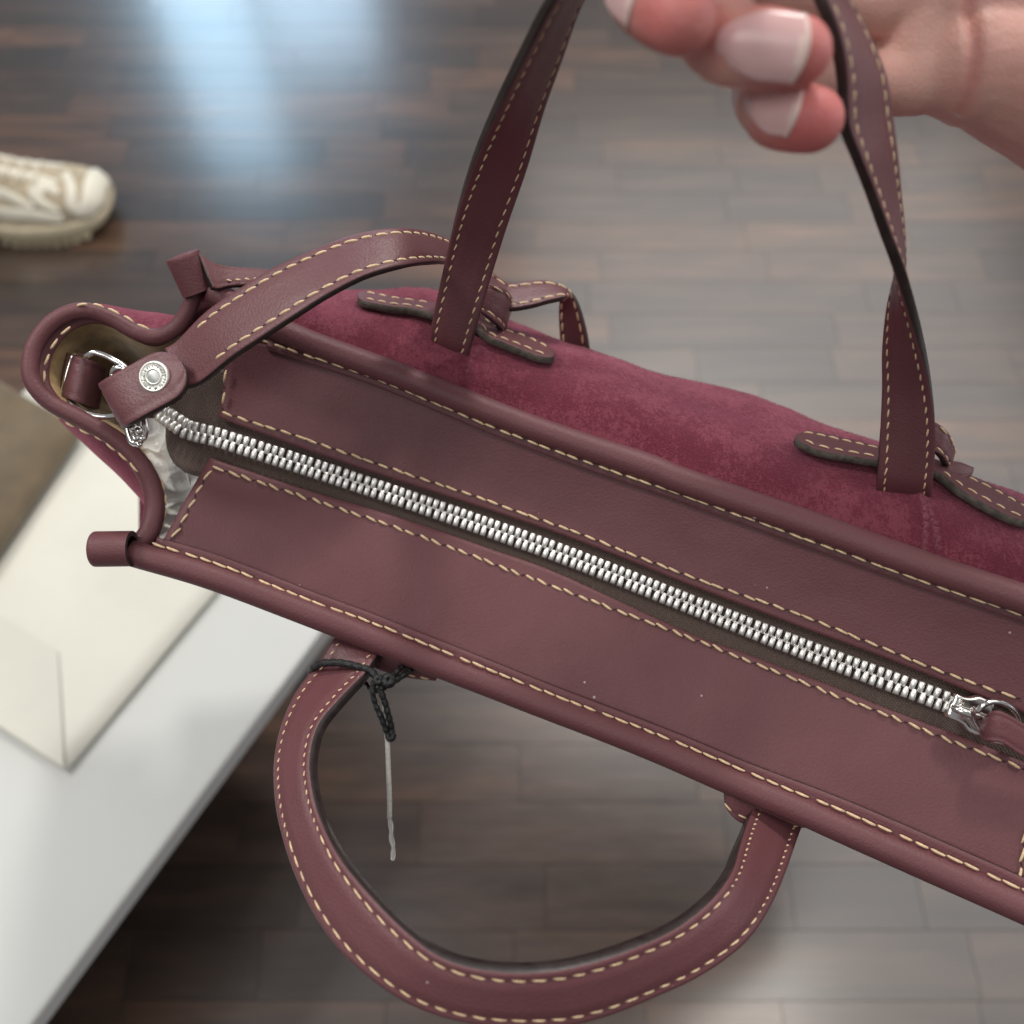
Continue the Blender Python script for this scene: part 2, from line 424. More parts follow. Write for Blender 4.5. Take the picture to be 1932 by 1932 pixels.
def grid_sheet(mb, lines, nu, nv, th=0, disp=None, mi=0, mside=None):
    """smooth sheet through rows of points; optional thickness behind it"""
    rows_ = [crpath(l, nu) for l in lines]
    G = np.stack([crpath([r_[j] for r_ in rows_], nv) if len(rows_) > 2 else np.linspace(rows_[0][j], rows_[1][j], nv) for j in range(nu)], 1)
    du = np.gradient(G, axis=1); dv = np.gradient(G, axis=0); N = nrm(np.cross(du, dv))
    if np.mean(N @ UP) < 0: N = -N
    if disp is not None:
        for i in range(nv):
            for j in range(nu): G[i, j] += N[i, j] * disp(G[i, j], j / (nu - 1), i / (nv - 1))
    vs = list(G.reshape(-1, 3)); fs = [(i * nu + j, i * nu + j + 1, (i + 1) * nu + j + 1, (i + 1) * nu + j) for i in range(nv - 1) for j in range(nu - 1)]
    ms = [mi] * len(fs)
    if th:
        o = len(vs); vs += list((G - N * th).reshape(-1, 3))
        fb = [tuple(o + q for q in reversed(f)) for f in fs]; fs += fb; ms += [mi] * len(fb)
        per = [(0, j) for j in range(nu)] + [(i, nu - 1) for i in range(1, nv)] + [(nv - 1, j) for j in range(nu - 2, -1, -1)] + [(i, 0) for i in range(nv - 2, 0, -1)]
        ids = [i * nu + j for i, j in per]
        for a, b_ in zip(ids, ids[1:] + ids[:1]):
            fs.append((a, b_, b_ + o, a + o)); ms.append(mi if mside is None else mside)
    mb.add(vs, fs, ms)
    return G, N
def box(mb, lo, hi, mi=0, bev=0):
    x0, y0, z0 = lo; x1, y1, z1 = hi
    vs = [(x, y, z) for z in (z0, z1) for y in (y0, y1) for x in (x0, x1)]
    mb.add(vs, [(0, 2, 3, 1), (4, 5, 7, 6), (0, 1, 5, 4), (2, 6, 7, 3), (0, 4, 6, 2), (1, 3, 7, 5)], mi)

# ------------------------------------------------------------------ floor
fl = MB(); fl.add([(-12, -9, -.0015), (12, -9, -.0015), (12, 15, -.0015), (-12, 15, -.0015)], [(0, 1, 2, 3)])
floor = obj("floor", fl, 'joint', None, 'structure', False)
ROW = .0525
def plank_mesh(L, W=ROW):
    g = .00022; b = .00002; z1 = .003
    x, y = L / 2 - g, W / 2 - g
    vs = [(-x, -y, -.001), (x, -y, -.001), (x, y, -.001), (-x, y, -.001), (-x, -y, z1 - b), (x, -y, z1 - b), (x, y, z1 - b), (-x, y, z1 - b),
          (-x + b, -y + b, z1), (x - b, -y + b, z1), (x - b, y - b, z1), (-x + b, y - b, z1)]
    fs = [(0, 1, 5, 4), (1, 2, 6, 5), (2, 3, 7, 6), (3, 0, 4, 7), (4, 5, 9, 8), (5, 6, 10, 9), (6, 7, 11, 10), (7, 4, 8, 11), (8, 9, 10, 11)]
    return vs, fs
lens_ = [.11, .16, .21, .27, .34]
pm = []
for L in lens_:
    q = MB(); vs, fs = plank_mesh(L); q.add(vs, fs); pm.append(q.mesh("plank", 'wood', False))
far = MB(); cnt = 0
for k in range(-14, 60):
    y = -.10 + k * ROW
    x = -2.6 - rnd.random() * .3
    while x < 2.6:
        i = rnd.randrange(len(lens_)); L = lens_[i]; cx = x + L / 2
        d = y * .5 + .85 * .866; 
        inview = abs(cx) < d * .58 + .05 and -.04 < y < 1.50 and cnt < 300
        if inview and not (cx < -.30 and y < .36):
            o = link("plank", pm[i], floor); o.location = (cx, y, 0); cnt += 1
        else:
            vs, fs = plank_mesh(L); far.add([(a + cx, b_ + y, c) for a, b_, c in vs], fs)
        x += L
obj("plank_field", far, 'wood', floor, 'stuff', False)

# ------------------------------------------------------------------ low white table, paper bag, brown cloth
cn = Vv((-.1273, .2832, 0)); e1 = nrm(Vv((-.1592, -.2722, 0))); e2 = Vv((e1[1], -e1[0], 0)); e2 = e2 if e2[0] < 0 else -e2
def slab(mb, c, a, b_, la, lb, z0, z1, r=.003, mi=0):
    """rounded-edge board with corner c, running la along a and lb along b_"""
    prof = [(r, z0), (0, z0 + r), (0, z1 - r), (r * .3, z1 - r * .3), (r, z1)]
    vs = []
    for q, z in prof:
        for (u_, w_) in ((q, q), (la - q, q), (la - q, lb - q), (q, lb - q)):
            p = c + a * u_ + b_ * w_; vs.append((p[0], p[1], z))
    fs = [(i * 4 + j, i * 4 + (j + 1) % 4, (i + 1) * 4 + (j + 1) % 4, (i + 1) * 4 + j) for i in range(4) for j in range(4)]
    fs += [(0, 1, 2, 3), (16, 17, 18, 19)]
    mb.add(vs, fs, mi)
tb = thing("low_table", "low white lacquered display table standing on the dark wood floor", "table", tuple(cn + e1 * .45 + e2 * .3))
q = MB(); slab(q, cn, e1, e2, .95, .62, .198, .22, .003); obj("tabletop", q, 'table', tb, smooth=False)
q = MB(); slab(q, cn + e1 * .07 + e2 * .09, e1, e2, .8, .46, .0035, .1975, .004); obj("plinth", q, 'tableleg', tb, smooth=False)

pc = Vv((-.300, .1590, 0)); p1 = nrm(Vv((.0830, .1384, 0))); p2 = nrm(Vv((-.0527, .0294, 0)))
pb = thing("paper_bag", "flat cream paper bag lying on the white table", "paper bag", tuple(pc) )
def prec(name, a0, a1, b0, b1, z, m_, wob=.0012, th=.0008):
    q = MB(); L = [[pc + p1 * u_ + p2 * w_ + Vv((0, 0, z)) for u_ in np.linspace(a0, a1, 5)] for w_ in np.linspace(b0, b1, 4)]
    grid_sheet(q, L, 22, 16, th, lambda p, a, b_: wob * mnoise.noise(Vector((p[0] * 14, p[1] * 14, z * 50))), 0)
    return obj(name, q, m_, pb)
prec("sheet", 0, .235, 0, .26, .2260, 'paper')
q = MB()     # triangular fold at the end of the bag
tri = [pc + p1 * .002 + p2 * .002, pc + p1 * .002 + p2 * .24, pc + p1 * .062 + p2 * .065, pc + p1 * .062 + p2 * .24]
vs = [(p[0], p[1], .2274 + h_) for p, h_ in zip(tri, (.0003, .0003, .0004, .0004))] + [(p[0], p[1], .2272 + h_) for p, h_ in zip(tri, (.0, .0, .0002, .0002))]
q.add(vs, [(0, 1, 3, 2), (4, 6, 7, 5), (0, 2, 6, 4), (2, 3, 7, 6), (0, 4, 5, 1), (1, 5, 7, 3)])
obj("end_fold", q, 'paperfold', pb, smooth=False)

q = MB()
c0 = Vv((-.3475, .4285, 0)); c1 = Vv((-.393, .291, 0)); bd = e2
L = []
for w_, z in ((0, .2335), (.004, .243), (.02, .2475), (.06, .2480), (.12, .2475), (.2, .247)):
    L.append([c0 * (1 - t_) + c1 * t_ + bd * w_ + Vv((0, 0, z)) for t_ in np.linspace(0, 1, 5)])
grid_sheet(q, L, 40, 30, .006, lambda p, a, b_: .004 * mnoise.noise(Vector((p[0] * 22, p[1] * 22, 3))) * min(1, b_ * 4), 0)
tag(obj("felt_cloth", q, 'brown'), "folded brown felt cloth on the cream paper at the far table edge", "cloth")

# ------------------------------------------------------------------ sneaker
def sneaker():
    o = thing("sneaker", "pale beige sneaker with cream overlays and chunky sole on the dark floor", "shoe", (-.66, .935, .003))
    tip = Vv((-.508, .932, 0)); ax = nrm(Vv((-1, -.02, 0))); sd = Vv((-ax[1], ax[0], 0)); sd = sd if sd[1] > 0 else -sd
    Z0 = .0032
    # stations: u from toe, halfwidth, sole bottom, sole top, upper top, centre shift
    st = [(.000, .012, .024, .034, .040), (.006, .028, .016, .034, .052), (.018, .039, .009, .033, .061), (.04, .048, .003, .032, .067), (.07, .053, .0, .031, .072),
          (.10, .054, .0, .031, .080), (.125, .052, .001, .032, .090), (.15, .048, .008, .034, .122), (.175, .044, .012, .037, .136), (.20, .041, .004, .039, .134),
          (.235, .040, .0, .042, .104), (.27, .039, .002, .045, .104), (.295, .033, .006, .048, .108), (.305, .022, .012, .048, .104)]
    def ring_at(u, w, zs):
        c = tip + ax * u
        return [c + sd * (w * s_) + Vv((0, 0, z + Z0)) for s_, z in zs]
    q = MB(); vs = []; k = 0
    for (u, w, zb, zt, zu) in st:
        wave = .0018 * math.sin(u * 520)
        prof = [(-.86, zb + .0), (-1.0, zb + .006), (-1.06, (zb + zt) / 2), (-1.02, zt - .003), (-.95, zt), (0, zt + .001), (.95, zt), (1.02, zt - .003), (1.06, (zb + zt) / 2), (1.0, zb + .006), (.86, zb), (0, zb)]
        vs += ring_at(u, w, prof); k = len(prof)
    n = len(st); fs = [(i * k + j, i * k + (j + 1) % k, (i + 1) * k + (j + 1) % k, (i + 1) * k + j) for i in range(n - 1) for j in range(k)]
    fs += [tuple(range(k)), tuple(range((n - 1) * k, n * k))]
    q.add(vs, fs); sole = obj("sole", q, 'sole', o, sub=2)
    q = MB()     # tread lugs under the sole edge
    for i in range(22):
        u = .008 + i * .0125
        row = [np.interp(u, [s_[0] for s_ in st], [s_[c_] for s_ in st]) for c_ in (1, 2)]
        for sg in (-1, 1):
            c = tip + ax * u + sd * (row[0] * .84 * sg); z = row[1]
            if .142 < u < .19 or i < 2: continue
            vs = []
            for dz in (0, .006):
                for a, b_ in ((-.0042, -.009), (.0042, -.009), (.0042, .009), (-.0042, .009)):
                    p = c + ax * a + sd * b_; vs.append((p[0], p[1], Z0 + z - .0008 + dz))
            q.add(vs, [(3, 2, 1, 0), (4, 5, 6, 7), (0, 1, 5, 4), (1, 2, 6, 5), (2, 3, 7, 6), (3, 0, 4, 7)])
    obj("tread", q, 'sole', o, 'stuff', False)
    q = MB(); vs = []
    def upper_pt(u, ang, lift=0):
        w, zt, zu = [np.interp(u, [s_[0] for s_ in st], [s_[c_] for s_ in st]) for c_ in (1, 3, 4)]
        w = w * .95 + lift; hgt = zu - zt + lift
        x = math.cos(ang); z = math.sin(ang)
        x = math.copysign(abs(x) ** .75, x); z = max(0, z) ** .8
        tap = 1 - .38 * z * min(1, u / .12)
        return tip + ax * u + sd * (w * x * tap) + Vv((0, 0, zt - .002 + hgt * z + Z0))
    us = [.001, .006, .018, .04, .07, .10, .125, .15, .175, .20, .235, .27, .295, .303]; m_ = 14
    for u in us:
        vs += [upper_pt(u, math.pi * j / m_) for j in range(m_ + 1)]
    k = m_ + 1
    fs = [(i * k + j, i * k + j + 1, (i + 1) * k + j + 1, (i + 1) * k + j) for i in range(len(us) - 1) for j in range(m_)]
    fs += [tuple(range(k)), tuple(range((len(us) - 1) * k, len(us) * k))]
    q.add(vs, fs); obj("upper", q, 'mesh', o, sub=2)
    # raised overlays: toe cap, wavy side bands, eyestay
    def overlay(name, pts_u_ang, half, lift=.0019, m='overlay'):
        q = MB(); pp = crpath([(a, b_, c_) for (a, b_), c_ in zip(pts_u_ang, half)], 30); nu = 7
        vs = []
        for (u, an, hw), tt in zip(pp, nrm(np.gradient(pp[:, :2] * np.array([1, .05]), axis=0))):
            for s_ in np.linspace(-1, 1, nu):
                uu = max(.002, u - tt[1] * hw * s_); aa = min(math.pi, max(.0, an + tt[0] * hw * s_ / .05))
                vs.append(upper_pt(uu, aa, lift * (1 - .75 * s_ ** 4)))
        fs = [(i * nu + j, i * nu + j + 1, (i + 1) * nu + j + 1, (i + 1) * nu + j) for i in range(29) for j in range(nu - 1)]
        q.add(vs, fs); return obj(name, q, m, o)
    overlay("toe_overlay", [(.012, .2), (.008, .9), (.008, 1.6), (.010, 2.3), (.022, 3.0)], [.010, .013, .014, .013, .011])
    overlay("toe_overlay", [(.024, 2.95), (.034, 2.6), (.034, 2.2), (.036, 1.8), (.045, 1.5)], [.008, .007, .006, .005, .004], .0012)
    overlay("side_overlay", [(.05, 2.2), (.058, 2.0), (.07, 2.0), (.075, 2.35), (.062, 2.62), (.05, 2.75)], [.004, .007, .008, .008, .006, .004])
    overlay("side_overlay", [(.048, 3.0), (.085, 2.86), (.12, 2.9), (.16, 2.75)], [.007, .007, .006, .006])
    overlay("side_overlay", [(.08, 2.7), (.11, 2.45), (.135, 2.55), (.165, 2.2)], [.005, .007, .007, .006])
    overlay("side_overlay", [(.05, 1.8), (.085, 1.72), (.125, 1.75)], [.004, .006, .006])
    overlay("side_overlay", [(.05, 1.2), (.085, 1.25), (.125, 1.2)], [.004, .006, .006])
    overlay("heel_overlay", [(.24, 2.95), (.27, 2.6), (.295, 2.2)], [.012, .012, .010])
    for i in range(5):
        u = .075 + i * .016
        q = MB(); tube(q, crpath([upper_pt(u, a, .0025) for a in (1.2, 1.4, 1.6, 1.8, 2.0)], 14), .0022, 8); obj("lace", q, 'lace', o)
    q = MB(); L = [[upper_pt(.135 + .01 * i, a, .002) + Vv((0, 0, .012 * i)) for a in (1.1, 1.35, 1.57, 1.8, 2.05)] for i in range(4)]
    grid_sheet(q, L, 14, 12, .006); obj("tongue", q, 'mesh', o)
    return o
sneaker()
PTS = {
'front_rim': [(-0.12498,0.1397,0.5813), (-0.098209,0.13353,0.57539), (-0.06353,0.12323,0.56597), (-0.025993,0.11122,0.55589), (0.011837,0.097819,0.55089), (0.047735,0.083626,0.55019), (0.069848,0.073636,0.55047), (0.090269,0.064231,0.55188), (0.10681,0.056141,0.55321), (0.14923,0.034694,0.55911), (0.17366,0.022265,0.56258)],
'front_stitch': [(-0.11708,0.14194,0.58337), (-0.095957,0.13669,0.57842), (-0.066905,0.12764,0.57027), (-0.04523,0.12154,0.56458), (0.011791,0.1014,0.55435), (0.047545,0.087471,0.55379), (0.085637,0.07017,0.55519), (0.10636,0.0607,0.55723), (0.14857,0.038934,0.56295), (0.17036,0.027124,0.56594)],
'front_flange_a': [(-0.11672,0.14459,0.58285), (-0.096494,0.14003,0.57838), (-0.067276,0.1311,0.5703), (-0.045479,0.12482,0.56451), (-0.017119,0.11543,0.55773), (0.011856,0.10457,0.55421), (0.051657,0.088772,0.55354), (0.076643,0.077557,0.55426), (0.10627,0.064523,0.5572), (0.14583,0.044252,0.56231), (0.17148,0.030547,0.56596)],
'front_flange_b': [(-0.11774,0.14033,0.58047), (-0.097517,0.13528,0.57574), (-0.068316,0.12623,0.56759), (-0.046532,0.12004,0.56186), (-0.01819,0.11071,0.55499), (0.0108,0.099927,0.55136), (0.050657,0.084324,0.55072), (0.075696,0.073103,0.55138), (0.10539,0.059531,0.55399), (0.14506,0.039369,0.55913), (0.17073,0.025606,0.56284)],
'back_rim': [(-0.10053,0.21802,0.61964), (-0.093281,0.21506,0.61724), (-0.082011,0.20988,0.61313), (-0.068742,0.20524,0.60914), (-0.041552,0.1979,0.60223), (-0.0091885,0.18713,0.59543), (0.020667,0.17556,0.59278), (0.045818,0.16561,0.5923), (0.055785,0.16087,0.59202), (0.093361,0.1438,0.59385), (0.1277,0.12649,0.59688), (0.15145,0.11423,0.60041), (0.17633,0.10132,0.60361)],
'back_stitch': [(-0.084399,0.20458,0.61126), (-0.068566,0.20071,0.60744), (-0.043928,0.19461,0.6015), (-0.0091651,0.18245,0.59365), (0.020614,0.17072,0.59091), (0.045698,0.16063,0.59034), (0.057305,0.1557,0.5904), (0.093107,0.13904,0.59203), (0.12734,0.12194,0.59517), (0.151,0.10983,0.5988), (0.17325,0.09762,0.60156)],
'back_flange_a': [(-0.082328,0.20741,0.61032), (-0.069007,0.20433,0.60722), (-0.044209,0.1982,0.60126), (-0.0092237,0.18597,0.59337), (0.020747,0.17415,0.59058), (0.045998,0.16397,0.58997), (0.057683,0.159,0.58999), (0.093742,0.14219,0.59153), (0.12824,0.12492,0.59458), (0.15211,0.11269,0.59814), (0.17456,0.10034,0.60082)],
'back_flange_b': [(-0.082852,0.20305,0.60786), (-0.069535,0.19995,0.60475), (-0.044744,0.1938,0.59877), (-0.0097671,0.1816,0.59081), (0.020216,0.16986,0.588), (0.045485,0.15975,0.58741), (0.05718,0.15482,0.58745), (0.093279,0.13815,0.58904), (0.12782,0.12104,0.59216), (0.15173,0.10893,0.59579), (0.17418,0.096683,0.59858)],
'upper_panel_a': [(-0.095736,0.20686,0.6086), (-0.082698,0.20539,0.60754), (-0.069317,0.20228,0.60442), (-0.039561,0.19457,0.59709), (-0.0092646,0.1838,0.5905), (0.02084,0.17197,0.58771), (0.046208,0.1618,0.5871), (0.057948,0.15684,0.58713), (0.091073,0.14156,0.58848), (0.12118,0.12678,0.59091), (0.14475,0.11485,0.59405), (0.16159,0.1058,0.59655)],
'upper_panel_b': [(-0.10018,0.18548,0.59312), (-0.084431,0.18081,0.58974), (-0.070023,0.17678,0.58601), (-0.039962,0.16928,0.5788), (-0.0093583,0.16087,0.57357), (0.021053,0.15015,0.57141), (0.046687,0.13916,0.57033), (0.056849,0.13452,0.57011), (0.089835,0.11944,0.57126), (0.12063,0.10495,0.57387), (0.14424,0.092464,0.57647), (0.1622,0.083176,0.57921)],
'upper_zip_stitch': [(-0.098097,0.18617,0.59522), (-0.085426,0.18305,0.59219), (-0.071582,0.1799,0.58914), (-0.067487,0.17869,0.58804), (-0.031295,0.16948,0.57951), (-0.009329,0.16306,0.57599), (0.020986,0.15187,0.57356), (0.062252,0.13414,0.57251), (0.094887,0.1199,0.57451), (0.12987,0.10195,0.57717), (0.15266,0.090585,0.58056)],
'upper_end_stitch': [(-0.096363,0.19854,0.60481), (-0.09721,0.19452,0.60133), (-0.098272,0.1871,0.59577)],
'lower_panel_a': [(-0.11579,0.14438,0.58028), (-0.087661,0.13688,0.57332), (-0.058093,0.12814,0.56533), (-0.03157,0.11998,0.55825), (-0.0064518,0.11133,0.55358), (0.035858,0.094732,0.55093), (0.059491,0.084818,0.5509), (0.082054,0.074485,0.5518), (0.10494,0.064837,0.55431), (0.12785,0.053313,0.55671), (0.15227,0.040048,0.56009)],
'lower_panel_b': [(-0.10277,0.17306,0.58703), (-0.070023,0.16497,0.57919), (-0.039962,0.15833,0.57247), (-0.0093583,0.14943,0.56696), (0.01511,0.14068,0.56482), (0.056849,0.12067,0.56211), (0.079223,0.11097,0.56286), (0.10036,0.10132,0.5644), (0.12063,0.091327,0.566), (0.13957,0.082139,0.56848), (0.15702,0.072873,0.57091)],
'lower_zip_stitch': [(-0.10092,0.16956,0.58649), (-0.069714,0.16188,0.57902), (-0.03253,0.15231,0.57012), (0.0070932,0.13866,0.564), (0.05998,0.11723,0.56263), (0.09476,0.10107,0.5641), (0.11623,0.090997,0.56596), (0.13613,0.080901,0.5682), (0.15389,0.071921,0.57091)],
'lower_end_stitch': [(-0.10179,0.16921,0.58637), (-0.1058,0.16078,0.58435), (-0.10971,0.15082,0.58207), (-0.11266,0.1448,0.58097)],
'lower_right_stitch': [(0.15207,0.055981,0.56679), (0.15033,0.047679,0.56303), (0.14854,0.04095,0.56092)],
'zip_chain': [(-0.12203,0.19108,0.58819), (-0.11894,0.18826,0.58927), (-0.11546,0.1858,0.58957), (-0.11152,0.18312,0.58958), (-0.10756,0.18164,0.5898), (-0.10288,0.18044,0.58963), (-0.097516,0.17916,0.58863), (-0.070288,0.1727,0.58227), (-0.040112,0.16529,0.57511), (-0.0093934,0.15621,0.56949), (0.021133,0.14504,0.56708), (0.058439,0.12904,0.56591), (0.095586,0.11167,0.56721), (0.13086,0.094967,0.57059), (0.14703,0.08681,0.57278), (0.1642,0.077884,0.57536)],
'zip_tape_a': [(-0.12057,0.18768,0.58788), (-0.11894,0.19112,0.59092), (-0.11572,0.19493,0.59344), (-0.11001,0.1982,0.59603), (-0.10054,0.20106,0.59883), (-0.065789,0.18383,0.58731), (-0.03546,0.17647,0.58018), (-0.0046218,0.16736,0.57454), (0.025967,0.15604,0.57204), (0.063315,0.13977,0.57072), (0.10047,0.12201,0.5718), (0.13574,0.10489,0.57494), (0.1519,0.096513,0.577), (0.16906,0.087338,0.57943)],
'zip_tape_b': [(-0.12039,0.18291,0.58511), (-0.1193,0.17839,0.5836), (-0.11679,0.17411,0.58211), (-0.11375,0.17178,0.58169), (-0.10871,0.16943,0.58131), (-0.075318,0.16288,0.57521), (-0.045064,0.15536,0.56799), (-0.014235,0.14623,0.56234), (0.016458,0.13514,0.55997), (0.054015,0.11932,0.55891), (0.091463,0.10221,0.56037), (0.12707,0.08583,0.56393), (0.1434,0.077842,0.56622), (0.16077,0.069106,0.5689)],
'gusset_rim': [(-0.12389,0.14362,0.57872), (-0.12108,0.14928,0.57939), (-0.1203,0.15679,0.58129), (-0.12134,0.16324,0.5851), (-0.12407,0.16814,0.58934), (-0.12832,0.17233,0.59328), (-0.13407,0.17582,0.59692), (-0.14302,0.17962,0.60094), (-0.15124,0.18285,0.60447), (-0.15584,0.18647,0.60799), (-0.15788,0.19093,0.61066), (-0.15738,0.19838,0.61376), (-0.15328,0.20553,0.6165), (-0.14761,0.21006,0.61761), (-0.14138,0.21192,0.6171), (-0.13452,0.21147,0.61397), (-0.12696,0.20849,0.61048), (-0.12016,0.20741,0.60932), (-0.11388,0.21019,0.6104), (-0.10934,0.215,0.61396), (-0.10569,0.21995,0.61886)],
'gusset_stitch_low': [(-0.15242,0.18085,0.60221), (-0.14849,0.17884,0.60083), (-0.14302,0.17643,0.5991), (-0.13705,0.17421,0.59739), (-0.13193,0.17105,0.59519), (-0.12714,0.16757,0.59281), (-0.12389,0.1645,0.59078)],
'gusset_stitch_in': [(-0.11858,0.16578,0.58575), (-0.11736,0.16227,0.58361), (-0.11684,0.15764,0.5809), (-0.11754,0.15297,0.57826), (-0.11945,0.14903,0.57614)],
'gusset_stitch_left': [(-0.15225,0.18419,0.60412), (-0.15362,0.18703,0.60584), (-0.15448,0.19049,0.60788), (-0.15413,0.19429,0.61005), (-0.15259,0.19827,0.61227), (-0.14986,0.2023,0.61445), (-0.14559,0.20639,0.61656)],
'gusset_stitch_top': [(-0.14426,0.21089,0.62026), (-0.14001,0.21182,0.62051), (-0.13575,0.2114,0.61996), (-0.1315,0.21007,0.61887), (-0.12724,0.20829,0.61752), (-0.12349,0.20649,0.61618), (-0.11956,0.20531,0.61518)],
'gusset_fold': [(-0.11815,0.20346,0.61043), (-0.11296,0.20463,0.61066)],
'gus_fl0': [(-0.12422,0.14537,0.57824), (-0.1215,0.15092,0.57884), (-0.12076,0.15827,0.58065), (-0.12178,0.16456,0.58436), (-0.12442,0.16931,0.58851), (-0.12854,0.17337,0.59238), (-0.13414,0.17675,0.59595), (-0.14284,0.18042,0.5999), (-0.15083,0.18355,0.60338), (-0.1553,0.18706,0.60682), (-0.15729,0.1914,0.60943), (-0.15681,0.19868,0.61242), (-0.15283,0.20566,0.61507), (-0.14731,0.21009,0.61613), (-0.14126,0.21192,0.6156), (-0.1346,0.21152,0.6125), (-0.12725,0.20864,0.60907), (-0.12064,0.20759,0.60792), (-0.11453,0.21032,0.60897), (-0.11009,0.21499,0.61245), (-0.10652,0.21978,0.61726)],
'gus_fl1': [(-0.12457,0.1506,0.57791), (-0.12227,0.15576,0.57828), (-0.12171,0.16253,0.57975), (-0.1226,0.16822,0.58312), (-0.12488,0.17245,0.58698), (-0.12848,0.17605,0.59058), (-0.13336,0.17903,0.59392), (-0.14099,0.18227,0.59762), (-0.148,0.18501,0.60088), (-0.1519,0.18812,0.60409), (-0.15366,0.19205,0.60646), (-0.15328,0.1987,0.60909), (-0.1498,0.20508,0.61139), (-0.14498,0.20917,0.61225), (-0.13969,0.2109,0.61166), (-0.13391,0.21068,0.60867), (-0.12747,0.20815,0.60544), (-0.12165,0.20723,0.60437), (-0.11626,0.20972,0.60528), (-0.11231,0.21392,0.60849), (-0.10907,0.21815,0.61298)],
'lining0': [(-0.1243,0.14408,0.57784), (-0.12147,0.14976,0.57851), (-0.12069,0.15729,0.58043), (-0.12173,0.16377,0.58425), (-0.12447,0.16869,0.5885), (-0.12873,0.17289,0.59245), (-0.13451,0.17639,0.59609), (-0.14349,0.18021,0.60012), (-0.15174,0.18345,0.60367), (-0.15636,0.18709,0.60719), (-0.15841,0.19156,0.60987), (-0.1579,0.19903,0.61298), (-0.15378,0.2062,0.61573), (-0.14809,0.21074,0.61685), (-0.14184,0.2126,0.61634), (-0.13495,0.21215,0.61321), (-0.12736,0.20915,0.60972), (-0.12055,0.20807,0.60854), (-0.11425,0.21087,0.60963), (-0.10969,0.21569,0.61321), (-0.10604,0.22066,0.61812)],
'lining1': [(-0.12733,0.15765,0.57181), (-0.12536,0.1626,0.57207), (-0.12494,0.16907,0.57337), (-0.12574,0.17444,0.57656), (-0.12773,0.17841,0.58025), (-0.1309,0.18177,0.58372), (-0.13521,0.18453,0.58694), (-0.14198,0.18755,0.5905), (-0.1482,0.1901,0.59365), (-0.15165,0.193,0.59674), (-0.15322,0.19671,0.59898), (-0.15292,0.20303,0.60143), (-0.14985,0.20911,0.60355), (-0.14558,0.21301,0.6043), (-0.1409,0.21469,0.60369), (-0.13582,0.21455,0.60074), (-0.13012,0.21221,0.59763), (-0.12493,0.21136,0.59659), (-0.12013,0.21373,0.59743), (-0.11656,0.21767,0.60049), (-0.1136,0.22162,0.60482)],
'lining2': [(-0.13966,0.19327,0.5485), (-0.13889,0.19674,0.5479), (-0.13899,0.20107,0.54796), (-0.13944,0.2042,0.54986), (-0.14038,0.20622,0.55243), (-0.14199,0.20787,0.55491), (-0.14424,0.20915,0.55727), (-0.14788,0.21053,0.55989), (-0.15122,0.21167,0.56223), (-0.15302,0.21308,0.56446), (-0.15391,0.21525,0.56581), (-0.15389,0.21921,0.56689), (-0.15232,0.22307,0.56774), (-0.15007,0.22568,0.56774), (-0.1476,0.22699,0.56691), (-0.14508,0.22751,0.56434), (-0.14205,0.22651,0.562), (-0.13915,0.22612,0.56123), (-0.13647,0.22762,0.56157), (-0.13432,0.22976,0.5636), (-0.13232,0.23166,0.56673)],
'gusset0': [(-0.1247,0.14455,0.57695), (-0.12186,0.15024,0.57764), (-0.12107,0.1578,0.57956), (-0.12212,0.16429,0.5834), (-0.12487,0.16923,0.58766), (-0.12915,0.17345,0.59161), (-0.13495,0.17696,0.59527), (-0.14396,0.1808,0.59931), (-0.15224,0.18405,0.60286), (-0.15687,0.1877,0.60639), (-0.15893,0.19219,0.60908), (-0.15842,0.19969,0.6122), (-0.15428,0.20688,0.61497), (-0.14857,0.21143,0.61609), (-0.1423,0.21329,0.61558), (-0.13539,0.21283,0.61245), (-0.12777,0.20982,0.60895), (-0.12093,0.20873,0.60777), (-0.11461,0.21154,0.60886), (-0.11004,0.21638,0.61245), (-0.10638,0.22137,0.61737)],
'gusset1': [(-0.13734,0.16601,0.54409), (-0.13636,0.16985,0.54623), (-0.13695,0.17467,0.54906), (-0.13928,0.1784,0.55138), (-0.14357,0.18206,0.5538), (-0.14823,0.18572,0.55622), (-0.1529,0.18937,0.55864), (-0.16067,0.19568,0.56277), (-0.1696,0.20335,0.56769), (-0.17544,0.21094,0.57235), (-0.17778,0.21776,0.57639), (-0.177,0.22517,0.58064), (-0.17194,0.23252,0.58465), (-0.16513,0.23686,0.5868), (-0.15542,0.2403,0.58821), (-0.14823,0.24041,0.5878), (-0.14045,0.23953,0.58675), (-0.13305,0.23881,0.5858), (-0.12622,0.23807,0.58486), (-0.12035,0.23939,0.58516), (-0.1135,0.24267,0.5865)],
'gusset2': [(-0.18844,0.25609,0.41661), (-0.18738,0.25997,0.41879), (-0.18801,0.26485,0.42164), (-0.19057,0.26864,0.42396), (-0.19526,0.27238,0.42636), (-0.20036,0.27611,0.42877), (-0.20547,0.27984,0.43117), (-0.21397,0.28629,0.43529), (-0.22374,0.2941,0.44024), (-0.23011,0.30181,0.44497), (-0.23266,0.30873,0.44907), (-0.23181,0.31625,0.45338), (-0.22629,0.32371,0.45745), (-0.21886,0.32809,0.45965), (-0.20823,0.33151,0.46113), (-0.20036,0.33155,0.46078), (-0.19185,0.33057,0.45978), (-0.18375,0.32976,0.4589), (-0.17629,0.32893,0.45802), (-0.16989,0.33018,0.45839), (-0.16241,0.33341,0.45983)],
